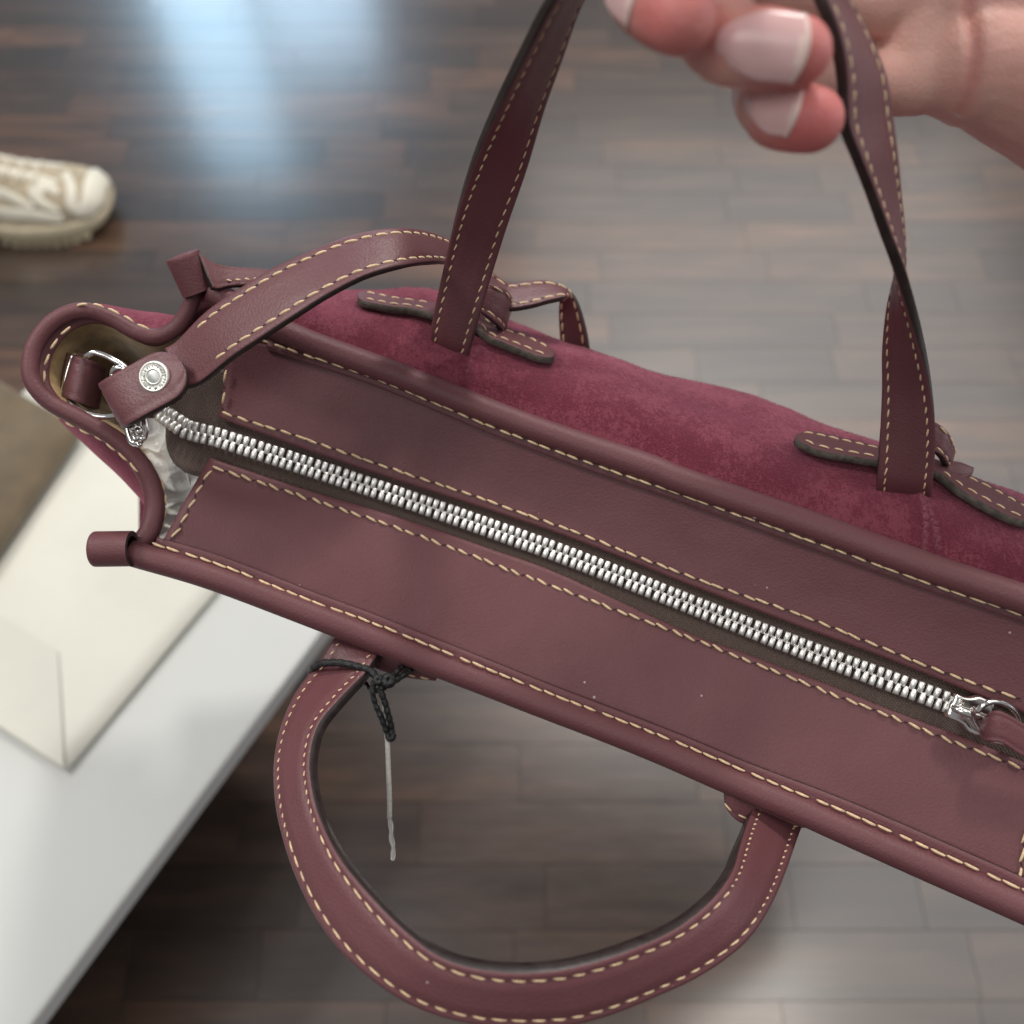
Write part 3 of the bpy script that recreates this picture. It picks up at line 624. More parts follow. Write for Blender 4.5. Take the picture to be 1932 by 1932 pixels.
'back0': [(-0.10916,0.21733,0.61766), (-0.088657,0.21343,0.61348), (-0.069184,0.20594,0.60723), (-0.041817,0.19854,0.60029), (-0.0092471,0.18769,0.59344), (0.0208,0.17607,0.59076), (0.046118,0.16608,0.59026), (0.078233,0.15156,0.59069), (0.10621,0.13821,0.59262), (0.1286,0.12682,0.59476), (0.15256,0.11452,0.59827), (0.17767,0.10156,0.60144)],
'back1': [(-0.10862,0.22209,0.61868), (-0.088006,0.21819,0.61449), (-0.068432,0.21068,0.60823), (-0.040924,0.20326,0.60128), (-0.0081979,0.19237,0.59441), (0.021981,0.18066,0.59168), (0.047408,0.17058,0.59113), (0.079663,0.15592,0.59147), (0.10777,0.14242,0.59332), (0.13026,0.1309,0.59538), (0.15434,0.11844,0.5988), (0.17959,0.10532,0.60188)],
'back2': [(-0.10632,0.22203,0.61518), (-0.085495,0.22046,0.61234), (-0.065712,0.21643,0.60809), (-0.037915,0.2127,0.60327), (-0.0048733,0.20246,0.59677), (0.025556,0.19098,0.59418), (0.051184,0.18083,0.59358), (0.08369,0.16626,0.59398), (0.11202,0.15313,0.59604), (0.1347,0.14147,0.59802), (0.15898,0.12734,0.60048), (0.18447,0.11394,0.60339)],
'back3': [(-0.10505,0.22753,0.60623), (-0.083483,0.22801,0.60458), (-0.063007,0.22824,0.60278), (-0.034247,0.22733,0.59959), (-0.00011395,0.21699,0.59304), (0.031269,0.20581,0.59061), (0.057703,0.19524,0.58978), (0.091258,0.18079,0.59024), (0.12054,0.16793,0.59246), (0.14404,0.15525,0.59385), (0.16926,0.13942,0.59533), (0.19581,0.12652,0.59853)],
'back4': [(-0.10698,0.23806,0.59268), (-0.084242,0.24004,0.59189), (-0.062666,0.24388,0.59219), (-0.03238,0.24431,0.58976), (0.0035143,0.23328,0.58281), (0.03649,0.22213,0.5804), (0.06429,0.21105,0.57927), (0.099648,0.19653,0.5797), (0.1306,0.18353,0.58184), (0.15552,0.16955,0.58247), (0.18238,0.15234,0.58316), (0.21077,0.14026,0.58683)],
'back5': [(-0.11357,0.25291,0.57585), (-0.089343,0.25506,0.57516), (-0.066364,0.25939,0.57573), (-0.034133,0.25983,0.57332), (0.0040336,0.24805,0.56594), (0.039114,0.23638,0.56323), (0.068741,0.22478,0.5618), (0.10653,0.20966,0.56188), (0.13975,0.19614,0.56372), (0.16661,0.18142,0.56392), (0.19571,0.16329,0.56407), (0.22658,0.1508,0.56751)],
'back6': [(-0.13541,0.28906,0.51589), (-0.10645,0.29135,0.51528), (-0.079015,0.29623,0.51618), (-0.040599,0.29638,0.51359), (0.0047967,0.2823,0.50488), (0.046584,0.26895,0.5012), (0.082034,0.2558,0.49888), (0.12757,0.23885,0.4979), (0.16802,0.22384,0.49888), (0.20107,0.20717,0.49796), (0.23731,0.18649,0.49664), (0.27614,0.17254,0.49923)],
'back7': [(-0.16663,0.3318,0.4251), (-0.13089,0.3343,0.42461), (-0.097087,0.33996,0.42596), (-0.049836,0.33969,0.42313), (0.0058868,0.3223,0.4125), (0.057256,0.30656,0.40745), (0.10102,0.29123,0.40386), (0.15764,0.27169,0.40139), (0.20841,0.25457,0.40115), (0.25029,0.23515,0.39865), (0.29675,0.21088,0.39525), (0.34694,0.19486,0.39665)],
'front0': [(-0.12268,0.13953,0.57983), (-0.098531,0.13397,0.57448), (-0.063736,0.12363,0.56505), (0.011876,0.098137,0.54992), (0.070084,0.073885,0.54946), (0.10718,0.056338,0.55217), (0.14978,0.034822,0.55803), (0.17433,0.02235,0.56148)],
'front1': [(-0.13439,0.15385,0.55461), (-0.10788,0.14768,0.54891), (-0.069726,0.13625,0.53885), (0.01299,0.10836,0.52234), (0.076922,0.082067,0.5207), (0.11805,0.062987,0.52252), (0.16586,0.039451,0.52722), (0.19369,0.025698,0.52993)],
'front2': [(-0.17075,0.2089,0.48247), (-0.1369,0.2009,0.47572), (-0.088315,0.18618,0.46375), (0.01645,0.15082,0.44293), (0.098144,0.11794,0.43749), (0.15177,0.09386,0.43642), (0.21574,0.063694,0.43729), (0.2538,0.045757,0.43758)],
'front3': [(-0.2071,0.28649,0.42335), (-0.16592,0.27673,0.41557), (-0.1069,0.25879,0.40175), (0.019909,0.216,0.37663), (0.11937,0.17614,0.36717), (0.18548,0.14669,0.363), (0.26562,0.10938,0.35974), (0.3139,0.086954,0.35745)],
'base0': [(-0.16592,0.27673,0.41557), (0.019909,0.216,0.37663), (0.18548,0.14669,0.363), (0.3139,0.086954,0.35745)],
'base1': [(-0.1509,0.33321,0.42509), (0.042282,0.31128,0.40855), (0.21366,0.25249,0.40099), (0.34694,0.19486,0.39665)],
'right0': [(0.17422,0.10077,0.60565), (0.18457,0.08194,0.59131), (0.18312,0.054085,0.57638), (0.17289,0.022907,0.563)],
'right1': [(0.24661,0.1453,0.5182), (0.25487,0.11131,0.49858), (0.25074,0.07554,0.47792), (0.23628,0.045133,0.46037)],
'right2': [(0.32736,0.18269,0.41277), (0.33275,0.14533,0.3912), (0.32196,0.1103,0.37097), (0.30578,0.086946,0.35749)],
'front_tab': [(-0.13597,0.13957,0.58417), (-0.12324,0.13972,0.58425)],
'back_tab': [(-0.10848,0.22504,0.62947), (-0.10443,0.21801,0.61965)],
'back_tab_tail_a': [(-0.10326,0.22497,0.63001), (-0.099042,0.22357,0.6269), (-0.094715,0.22455,0.624), (-0.0885,0.22627,0.62153), (-0.078545,0.22767,0.61887)],
'back_tab_tail_b': [(-0.097743,0.21346,0.62568), (-0.096306,0.21473,0.6241), (-0.093046,0.21762,0.6223), (-0.086867,0.2199,0.62016), (-0.077329,0.22126,0.61748)],
'tail_stitch': [(-0.094687,0.21837,0.62447), (-0.088978,0.2201,0.62316), (-0.083895,0.22185,0.62186)],
'tab_stitch': [(-0.098287,0.21835,0.63023), (-0.096912,0.21642,0.62912)],
'back_handle_a': [(-0.027433,0.21517,0.59606), (-0.027487,0.21509,0.60537), (-0.021417,0.22247,0.63082), (-0.016677,0.22377,0.65012), (-0.010363,0.22202,0.67148), (-0.0036763,0.21776,0.69115), (0.0023855,0.21444,0.70707), (0.0090884,0.21265,0.72221), (0.017019,0.21211,0.73459), (0.032262,0.2142,0.74504), (0.048305,0.21036,0.74744), (0.058823,0.20008,0.74381), (0.064778,0.19011,0.73575), (0.069181,0.18695,0.7293), (0.072799,0.18471,0.72108), (0.075422,0.18127,0.71217), (0.080551,0.17948,0.70421), (0.08636,0.17842,0.69551), (0.093301,0.17587,0.6848), (0.10011,0.17414,0.67454), (0.10812,0.1729,0.66123), (0.11603,0.17054,0.64714), (0.12275,0.16717,0.6338), (0.12754,0.16226,0.62202), (0.13076,0.15682,0.60992), (0.13245,0.15357,0.60207), (0.13575,0.15287,0.59243)],
'back_handle_b': [(-0.015313,0.209,0.59481), (-0.013844,0.20939,0.60427), (-0.0064328,0.21942,0.62677), (-0.0015021,0.22437,0.64363), (0.0041371,0.22879,0.66185), (0.0084117,0.2299,0.68042), (0.012521,0.22923,0.69598), (0.016988,0.22971,0.71127), (0.023133,0.22931,0.72374), (0.037324,0.22906,0.73514), (0.054438,0.22402,0.73801), (0.066657,0.21467,0.73607), (0.074344,0.20337,0.72839), (0.080623,0.19943,0.7215), (0.0869,0.1968,0.71305), (0.090838,0.19382,0.70441), (0.094596,0.19028,0.69543), (0.098299,0.18847,0.68631), (0.10303,0.18592,0.67444), (0.10633,0.18395,0.66386), (0.10764,0.1823,0.65183), (0.10965,0.17795,0.6388), (0.11198,0.1721,0.62741), (0.11355,0.16516,0.61654), (0.11513,0.15876,0.60634), (0.11625,0.15632,0.60019), (0.11901,0.15539,0.59157)],
'front_handle_a': [(-0.055445,0.12677,0.55369), (-0.06035,0.11862,0.55591), (-0.064413,0.11084,0.55488), (-0.069994,0.10067,0.55594), (-0.072833,0.089774,0.55773), (-0.07346,0.078412,0.55925), (-0.071602,0.06782,0.56238), (-0.067843,0.056065,0.56483), (-0.060967,0.042439,0.56851), (-0.051936,0.029435,0.57255), (-0.041804,0.019675,0.57615), (-0.02685,0.010651,0.57902), (-0.01029,0.0060179,0.58097), (0.0090717,0.0051971,0.58049), (0.021939,0.0071631,0.57816), (0.036257,0.011799,0.57507), (0.050978,0.017624,0.57035), (0.064739,0.025878,0.56472), (0.075217,0.036398,0.55694), (0.084045,0.047908,0.54857), (0.092943,0.060565,0.53856), (0.10034,0.072515,0.53506)],
'front_handle_b': [(-0.040023,0.12152,0.55066), (-0.045316,0.11209,0.55705), (-0.048256,0.10528,0.55889), (-0.054421,0.095041,0.56366), (-0.059421,0.085909,0.56647), (-0.060402,0.075573,0.56858), (-0.05827,0.065783,0.57101), (-0.054022,0.055865,0.57337), (-0.046684,0.045076,0.57869), (-0.036926,0.034858,0.58318), (-0.027157,0.026437,0.5864), (-0.016952,0.020078,0.59081), (-0.0047814,0.017175,0.5926), (0.0088987,0.017175,0.5926), (0.02045,0.019379,0.59041), (0.032153,0.023124,0.5868), (0.0437,0.028209,0.58165), (0.053879,0.035194,0.57645), (0.06161,0.043016,0.56942), (0.067504,0.052024,0.55961), (0.075421,0.063606,0.54637), (0.084659,0.077679,0.53689)],
'left_keeper_a': [(-0.016011,0.23158,0.609), (-0.011269,0.23028,0.61114), (-0.0066506,0.22948,0.61067), (-0.0029834,0.23048,0.60779), (-0.00094664,0.23157,0.60265), (-0.00077567,0.23466,0.59519)],
'left_keeper_b': [(-0.018217,0.22285,0.60454), (-0.013486,0.22212,0.60642), (-0.0099759,0.22052,0.6055), (-0.0067126,0.22047,0.60201), (-0.0047332,0.22206,0.59715), (-0.0038784,0.22576,0.59006)],
'right_keeper_a': [(0.13211,0.17536,0.60772), (0.13603,0.17241,0.60775), (0.13955,0.17034,0.6054), (0.14316,0.16904,0.60003), (0.14614,0.17022,0.59263)],
'right_keeper_b': [(0.1312,0.16621,0.60301), (0.13484,0.16477,0.60334), (0.13768,0.16385,0.60165), (0.14074,0.16426,0.59727), (0.1449,0.16655,0.59051)],
'right_stub_a': [(0.14209,0.16674,0.59409), (0.14699,0.16644,0.59391), (0.15203,0.16547,0.59219)],
'right_stub_b': [(0.14324,0.16144,0.59333), (0.14637,0.16083,0.59298), (0.15084,0.1628,0.59181)],
'left_tab_a': [(-0.055812,0.23345,0.60009), (-0.053479,0.23783,0.59733), (-0.043128,0.23361,0.5991), (-0.032951,0.23352,0.59699), (-0.024359,0.23311,0.59549), (-0.01671,0.2326,0.59323), (-0.011502,0.23152,0.5913), (-0.0061989,0.2272,0.5913), (-0.002327,0.22626,0.59035), (0.0048754,0.22569,0.5878), (0.011216,0.22111,0.58846), (0.014534,0.21652,0.59011), (0.015383,0.21387,0.59124)],
'left_tab_b': [(-0.054462,0.22824,0.6038), (-0.051481,0.22572,0.60491), (-0.042491,0.22407,0.60428), (-0.034765,0.22408,0.60319), (-0.026001,0.22072,0.60364), (-0.0176,0.22089,0.60071), (-0.012777,0.22006,0.59888), (-0.008582,0.21526,0.59879), (-0.0041027,0.21356,0.59796), (0.0014916,0.21157,0.5969), (0.0089281,0.20865,0.59611), (0.013036,0.20843,0.59552), (0.01479,0.21002,0.59445)],
'right_tab_a': [(0.094638,0.17579,0.5948), (0.099544,0.17947,0.59198), (0.10569,0.17921,0.5911), (0.12237,0.17334,0.59209), (0.1314,0.17044,0.59294), (0.1409,0.1681,0.59169), (0.15056,0.16353,0.59001), (0.15855,0.15954,0.58911), (0.16644,0.1515,0.59069), (0.16718,0.14718,0.59303), (0.16542,0.1433,0.5961)],
'right_tab_b': [(0.094051,0.1733,0.59624), (0.09617,0.17101,0.59681), (0.10142,0.16775,0.59731), (0.11645,0.16328,0.5991), (0.12569,0.16097,0.60015), (0.13614,0.16027,0.59744), (0.14128,0.15226,0.59939), (0.14697,0.14662,0.60004), (0.15419,0.14112,0.60064), (0.15891,0.13966,0.60057), (0.16204,0.14038,0.59961)],
'front_left_tab_a': [(-0.059664,0.12305,0.55269), (-0.050275,0.11994,0.55263), (-0.04013,0.11673,0.55193), (-0.032009,0.11408,0.54983), (-0.024812,0.11176,0.54733)],
'front_left_tab_b': [(-0.060038,0.12222,0.54991), (-0.053242,0.11644,0.54772), (-0.044151,0.11192,0.54742), (-0.034956,0.11037,0.54537), (-0.026437,0.11008,0.54405)],
'front_right_tab_a': [(0.069522,0.071175,0.54815), (0.070986,0.071523,0.5495), (0.075528,0.071055,0.54865), (0.08588,0.067486,0.54602), (0.094717,0.064011,0.54286)],
'front_right_tab_b': [(0.06999,0.070168,0.54526), (0.070373,0.064682,0.5444), (0.074293,0.062026,0.54286), (0.084399,0.061255,0.54011), (0.094664,0.062056,0.53942)],
'strap_a': [(-0.11054,0.19268,0.62003), (-0.10611,0.19422,0.62207), (-0.095998,0.19958,0.62921), (-0.08526,0.20338,0.63487), (-0.074659,0.20737,0.63948), (-0.062952,0.21132,0.64292), (-0.04939,0.21661,0.64481), (-0.036396,0.22242,0.6424), (-0.028173,0.23221,0.63188), (-0.020442,0.2412,0.6186), (-0.012458,0.24198,0.60981), (-0.0069191,0.24174,0.60274), (-0.0011635,0.24105,0.59888), (0.0056569,0.24298,0.59769), (0.012558,0.24458,0.5963), (0.018552,0.2443,0.59383), (0.023759,0.24385,0.58895), (0.027621,0.23962,0.57958), (0.030322,0.23514,0.56776), (0.032877,0.23083,0.54795)],
'strap_b': [(-0.10262,0.17751,0.61935), (-0.095826,0.17781,0.62242), (-0.0848,0.18113,0.6301), (-0.074325,0.18472,0.63564), (-0.064289,0.18874,0.64027), (-0.054472,0.19409,0.64336), (-0.044021,0.20019,0.64457), (-0.033934,0.20646,0.64242), (-0.026241,0.21771,0.63275), (-0.020124,0.23117,0.61858), (-0.014127,0.23299,0.6104), (-0.0083052,0.23087,0.60339), (-0.0020889,0.22849,0.59971), (0.0057315,0.23037,0.59849), (0.013069,0.23341,0.59794), (0.019392,0.23668,0.59636), (0.018021,0.24386,0.5878), (0.018795,0.24189,0.57396), (0.020269,0.23849,0.56276), (0.022355,0.23389,0.54394)],
'strap_end_a': [(-0.1018,0.18259,0.62638), (-0.10275,0.18353,0.62655), (-0.10466,0.18481,0.62671), (-0.10682,0.18559,0.62668), (-0.10941,0.18586,0.62644), (-0.11232,0.18543,0.62566), (-0.11851,0.18275,0.62376), (-0.12383,0.18073,0.6219), (-0.12766,0.18041,0.61964), (-0.13024,0.1821,0.61657), (-0.13141,0.1857,0.61288), (-0.12793,0.18963,0.61174), (-0.11989,0.19407,0.6132)],
'strap_end_b': [(-0.099864,0.17945,0.62576), (-0.099459,0.17819,0.62551), (-0.099231,0.17602,0.625), (-0.099626,0.17398,0.62443), (-0.10073,0.17192,0.62374), (-0.10291,0.1704,0.62276), (-0.10898,0.16776,0.62088), (-0.1142,0.16575,0.61903), (-0.11793,0.16538,0.61674), (-0.1204,0.16693,0.61359), (-0.12145,0.17032,0.60978), (-0.11818,0.17442,0.60861), (-0.11046,0.17907,0.61007)],
'stud': [(-0.10936,0.17723,0.62577)],
'dring': [(-0.14756,0.20139,0.60716), (-0.14133,0.1977,0.6108), (-0.13824,0.19811,0.6122), (-0.13474,0.19736,0.61176), (-0.13124,0.19584,0.61089), (-0.12781,0.19435,0.60887), (-0.12617,0.19165,0.605), (-0.12729,0.18689,0.6011), (-0.13048,0.18336,0.59906), (-0.13253,0.18185,0.59934), (-0.13668,0.18096,0.59998), (-0.14108,0.18187,0.60051), (-0.1449,0.18369,0.6004), (-0.14869,0.18719,0.60012), (-0.15144,0.19072,0.59985)],
'dring_loop_a': [(-0.15592,0.20964,0.59922), (-0.14905,0.20284,0.60569), (-0.14431,0.19933,0.60828), (-0.14157,0.19905,0.60697), (-0.14222,0.2026,0.60093), (-0.14578,0.2096,0.58996)],
'dring_loop_b': [(-0.15924,0.19748,0.5922), (-0.15264,0.19056,0.5986), (-0.14785,0.18705,0.60119), (-0.14477,0.18658,0.59976), (-0.14513,0.19,0.59366), (-0.14843,0.19681,0.58258)],
'hook': [(-0.12788,0.18653,0.6159), (-0.12558,0.18737,0.61754), (-0.12376,0.1868,0.61664), (-0.12095,0.18154,0.61245), (-0.11806,0.17418,0.60819), (-0.11791,0.17078,0.60566), (-0.12008,0.16941,0.60255), (-0.12289,0.16938,0.60138), (-0.12427,0.17146,0.60258), (-0.12565,0.17623,0.60534), (-0.12763,0.18233,0.61001), (-0.12788,0.18653,0.6159)],
'hook_bits': [(-0.12002,0.16979,0.6097), (-0.11834,0.16892,0.6092), (-0.11854,0.16859,0.60554), (-0.12017,0.16802,0.60637), (-0.12077,0.16852,0.60204)],
'slider': [(0.13171,0.0874,0.57512), (0.13225,0.089365,0.57625), (0.13344,0.091237,0.57733), (0.13409,0.092734,0.5782), (0.13495,0.093109,0.57842), (0.1369,0.09236,0.57798), (0.13884,0.092173,0.57788), (0.14035,0.09236,0.57798), (0.14187,0.09251,0.57807), (0.14381,0.091799,0.57766), (0.14565,0.091012,0.57721), (0.14641,0.090114,0.57669), (0.14532,0.087494,0.57517), (0.14489,0.085622,0.57409), (0.14381,0.084125,0.57323), (0.14316,0.082814,0.57247), (0.14197,0.082215,0.57213), (0.13992,0.082534,0.57231), (0.13819,0.083376,0.5728), (0.1369,0.084873,0.57366), (0.13495,0.085903,0.57426), (0.13279,0.086651,0.57469)],
'slider_bridge': [(0.13368,0.089238,0.57664), (0.13416,0.087858,0.57885), (0.13702,0.086714,0.579), (0.14022,0.085791,0.57846), (0.14329,0.085172,0.57695), (0.14533,0.0855,0.57448)],
'pull_ring': [(0.1379,0.086985,0.58154), (0.13821,0.085966,0.58269), (0.13959,0.087287,0.5846), (0.14232,0.088105,0.58508), (0.14573,0.087811,0.58433), (0.14873,0.086513,0.583), (0.15145,0.084419,0.58006), (0.1527,0.082481,0.57721), (0.15176,0.080558,0.57494), (0.14925,0.079406,0.5737), (0.14556,0.079448,0.5743), (0.14231,0.080783,0.57565), (0.14018,0.082999,0.57693), (0.13844,0.08543,0.57891), (0.1379,0.086985,0.58154)],
'puller_a': [(0.14251,0.084518,0.5801), (0.14138,0.084374,0.58464), (0.1422,0.084827,0.58721), (0.14519,0.083331,0.58692), (0.14897,0.080978,0.58637), (0.15639,0.07713,0.58565), (0.16299,0.074333,0.58461)],
'puller_b': [(0.14096,0.082622,0.57785), (0.14008,0.07776,0.58024), (0.1406,0.077189,0.58222), (0.14287,0.076368,0.5829), (0.14681,0.073766,0.58221), (0.15408,0.069687,0.58135), (0.16069,0.067169,0.58048)],
'cord_loop': [(-0.059383,0.11111,0.54753), (-0.064644,0.10887,0.54739), (-0.067269,0.10846,0.55062), (-0.06712,0.10862,0.55533), (-0.065239,0.10893,0.55898), (-0.061843,0.10913,0.5614), (-0.056335,0.10895,0.56187), (-0.050663,0.10807,0.56079), (-0.046721,0.10704,0.55961), (-0.044824,0.10487,0.55952), (-0.04346,0.10272,0.55943)],
'cord_tail': [(-0.042069,0.10302,0.55961), (-0.039197,0.10583,0.55891), (-0.037229,0.10936,0.55634), (-0.034084,0.11388,0.55086), (-0.030667,0.11796,0.54629)],
'cord_tail2': [(-0.039983,0.10272,0.55943), (-0.03757,0.10526,0.55743), (-0.034504,0.10879,0.55485), (-0.03211,0.11413,0.5487), (-0.028627,0.11821,0.54413)],
'cord_under': [(-0.049563,0.10611,0.54984), (-0.046651,0.10243,0.55349), (-0.043325,0.10157,0.55703), (-0.040678,0.10212,0.55908)],
'cord_strand': [(-0.045198,0.10348,0.55987), (-0.045719,0.10031,0.55804), (-0.044998,0.097322,0.55516), (-0.043396,0.094005,0.55209), (-0.041567,0.090045,0.54749), (-0.040753,0.088053,0.54577)],
'cord_strand2': [(-0.042764,0.10242,0.55926), (-0.042764,0.10031,0.55804), (-0.041684,0.097322,0.55516), (-0.040772,0.094308,0.55227), (-0.039982,0.09096,0.54802), (-0.0404,0.088358,0.54594)],
'cord_knot': [(-0.040397,0.10335,0.56072), (-0.043735,0.1036,0.56052), (-0.040361,0.089035,0.54668)],
'white_cord': [(-0.042697,0.10113,0.5562), (-0.042027,0.095533,0.55124), (-0.041526,0.08789,0.5451), (-0.041507,0.080118,0.53772), (-0.041482,0.071899,0.53009), (-0.041681,0.067087,0.52558)],
'clear_tip': [(-0.041681,0.067087,0.52558), (-0.04127,0.063851,0.52256), (-0.041336,0.061597,0.52068), (-0.040739,0.058642,0.51782), (-0.04105,0.055351,0.51476)],
'film': [(-0.13137,0.19106,0.58475), (-0.12756,0.19235,0.58296), (-0.12272,0.19213,0.58328), (-0.1173,0.19094,0.58492), (-0.11248,0.19068,0.58528), (-0.13024,0.18253,0.57741), (-0.12502,0.18176,0.57856), (-0.11969,0.18079,0.58002), (-0.11529,0.18118,0.57944), (-0.11153,0.18265,0.57723), (-0.12727,0.17143,0.57394), (-0.12224,0.17091,0.57478), (-0.11823,0.17184,0.57328), (-0.11445,0.17318,0.57113), (-0.10984,0.17333,0.57088), (-0.12497,0.16131,0.56912), (-0.12124,0.16254,0.56698), (-0.11723,0.16347,0.56535), (-0.11224,0.16306,0.56607), (-0.1069,0.16209,0.56776), (-0.12422,0.15313,0.56075), (-0.11984,0.15353,0.55999), (-0.11455,0.15275,0.56147), (-0.10938,0.15207,0.56275), (-0.10512,0.15264,0.56168)],
'table_corner': [(-0.12734,0.28315,0.22), (-0.28647,0.011041,0.22), (-0.44117,0.50084,0.22)],
'paper': [(-0.21719,0.29735,0.224), (-0.29998,0.15919,0.224), (-0.35271,0.18856,0.224)],
'paper_fold': [(-0.2995,0.15893,0.225), (-0.33795,0.20783,0.225), (-0.36013,0.21706,0.225)],
'brown': [(-0.35024,0.42239,0.23), (-0.38454,0.31383,0.23), (-0.40552,0.4694,0.23), (-0.43073,0.4805,0.23)],
'shoe': [(-0.51839,0.94369,0), (-0.56396,0.89071,0), (-0.63446,0.89071,0)],
'shoe_far': [(-0.64866,0.97251,0.06), (-0.50725,0.94013,0.06)],
'ring': [(0.10412,0.23186,0.71135,0.0105), (0.080427,0.23127,0.71102,0.009), (0.054281,0.21688,0.72349,0.0088), (0.042618,0.18818,0.73232,0.008), (0.04338,0.17779,0.73383,0.0076), (0.051126,0.17564,0.73432,0.0079), (0.057613,0.17415,0.73462,0.007)],
'pinky': [(0.10589,0.21778,0.69861,0.0094), (0.089086,0.21881,0.69574,0.008), (0.068334,0.21303,0.7028,0.0078), (0.059012,0.19432,0.71162,0.0072), (0.057767,0.17735,0.71799,0.007), (0.060814,0.17263,0.72046,0.0072), (0.063745,0.17093,0.72121,0.0069)],
'middle': [(0.098835,0.24025,0.72313,0.0105), (0.069239,0.23832,0.72663,0.0092), (0.038664,0.22347,0.73884,0.0088), (0.027714,0.20072,0.74187,0.0082), (0.026392,0.18558,0.74121,0.0079), (0.029845,0.17514,0.74327,0.0077), (0.03211,0.1695,0.74463,0.0069)],
'index': [(0.093875,0.25067,0.73376,0.0105), (0.064877,0.24839,0.73937,0.0092), (0.035406,0.23222,0.74967,0.0086), (0.026714,0.20741,0.75382,0.008), (0.027667,0.18821,0.75544,0.0076), (0.029301,0.1759,0.75757,0.0068)],
'thumb': [(0.11004,0.25395,0.74028,0.013), (0.07804,0.23395,0.75875,0.011), (0.053921,0.20745,0.76655,0.0095), (0.039408,0.18532,0.76993,0.0082)],
'palm': [(0.10589,0.21874,0.69916,0.01), (0.11436,0.21972,0.70088,0.015), (0.12337,0.22088,0.7004,0.0162), (0.13915,0.22093,0.69581,0.0195), (0.16982,0.22015,0.68843,0.027), (0.21226,0.22078,0.67956,0.028)],
'palm_b': [(0.10412,0.23186,0.71135,0.0105), (0.11661,0.23205,0.70916,0.015), (0.13915,0.23426,0.7035,0.021), (0.16982,0.23009,0.69416,0.027)],
'palm_c': [(0.098835,0.24025,0.72313,0.0105), (0.12071,0.24624,0.71735,0.016), (0.14593,0.24596,0.70795,0.022), (0.16982,0.23257,0.6956,0.026)],
'palm_d': [(0.093875,0.25067,0.73376,0.0105), (0.11969,0.25707,0.72591,0.016), (0.15299,0.25574,0.71359,0.022), (0.17699,0.23505,0.69703,0.026)],
'palm_e': [(0.11004,0.25395,0.74028,0.013), (0.13231,0.25386,0.72868,0.017), (0.1671,0.24352,0.70654,0.024), (0.19287,0.22692,0.69003,0.027)],
'palm_crease': [(0.11106,0.22417,0.72308), (0.11183,0.21755,0.71926), (0.11285,0.20873,0.71417), (0.11412,0.20101,0.70971), (0.11488,0.19549,0.70652)],
'palm_crease2': [(0.087651,0.21714,0.71556), (0.089337,0.20912,0.70977), (0.09429,0.20384,0.70557), (0.099676,0.19874,0.70147)],
'suede_fold': [(0.13011,0.15235,0.6031), (0.12911,0.14586,0.59935), (0.12668,0.13531,0.59441)],
'suede_fold2': [(-0.011199,0.20945,0.60142), (-0.018543,0.20674,0.59986), (-0.026721,0.20325,0.59899)],
'nap_streak': [(0.12994,0.15091,0.60226), (0.12911,0.1437,0.5981), (0.12784,0.13387,0.59358)],
'nap_streak2': [(0.13177,0.15134,0.60251), (0.13177,0.1437,0.5981), (0.13198,0.13459,0.594)],
'nap_streak3': [(-0.011199,0.21024,0.60188), (-0.013402,0.20674,0.59986), (-0.01574,0.20087,0.59762)],
}

# ------------------------------------------------------------------ the handbag
W = {k: np.array(v, float) for k, v in PTS.items()}
base_c = (W['base0'].mean(0) + W['base1'].mean(0)) / 2
bag = thing("handbag", "burgundy leather and suede tote bag with closed silver zip, held up by its handle", "handbag", tuple(base_c))
AX = nrm(Vv((0, .5, -.866)))          # from the mouth of the bag down into it

def stitching(name, parent):
    return MB(), name, parent
# rims: fat rolled piping with a stitched flange
def rim(name, key, radii):
    p = crpath(W[key], 120); q = MB()
    k = np.linspace(0, 1, 120)
    wob = np.array([mnoise.noise(Vector((t * 9, len(key), 0))) * .00022 for t in k])
    tube(q, p, np.interp(k, [0, .5, 1], radii) + wob, 22)
    return obj(name, q, 'leather', bag)
fr = rim("rim_piping", 'front_rim', (.0043, .0044, .0047))
br = rim("rim_piping", 'back_rim', (.0041, .0045, .0046))
q = MB(); grid_sheet(q, [W['front_flange_a'], W['front_flange_b']], 120, 5, .0011, None, 0, 1); obj("flange", q, ['leather', 'edge'], fr)
q = MB(); grid_sheet(q, [W['back_flange_a'], W['back_flange_b']], 120, 5, .0011, None, 0, 1); obj("flange", q, ['leather', 'edge'], br)
q = MB(); stitch_row(q, W['front_stitch'], nrm(UP + Vv((0, -.2, 0))), .0050, .0044, .00052, .06, 1, False); obj("stitching", q, ['thread', 'hole'], fr, 'stuff')
q = MB(); stitch_row(q, W['back_stitch'], UP, .0050, .0044, .00050, .06, 1, False); obj("stitching", q, ['thread', 'hole'], br, 'stuff')

def wrinkle(p, a, b_):
    return .00035 * mnoise.noise(Vector(p) * 45) + .00015 * mnoise.noise(Vector(p) * 140)
q = MB(); grid_sheet(q, [W['upper_panel_a'], (W['upper_panel_a'] + W['upper_panel_b']) / 2 + AX * .0006, W['upper_panel_b']], 120, 26, .0016, wrinkle, 0, 1)
upn = obj("zip_panel", q, ['leather', 'edge'], bag)
q = MB(); grid_sheet(q, [W['lower_panel_b'], (W['lower_panel_a'] + W['lower_panel_b']) / 2 - AX * .0007, W['lower_panel_a']], 120, 26, .0016, wrinkle, 0, 1)
lpn = obj("zip_panel", q, ['leather', 'edge'], bag)
q = MB()
for k_ in ('upper_zip_stitch', 'upper_end_stitch'): stitch_row(q, W[k_], UP, .0050, .0042, .00050, .10, 1)
obj("stitching", q, ['thread', 'hole'], upn, 'stuff')
q = MB()
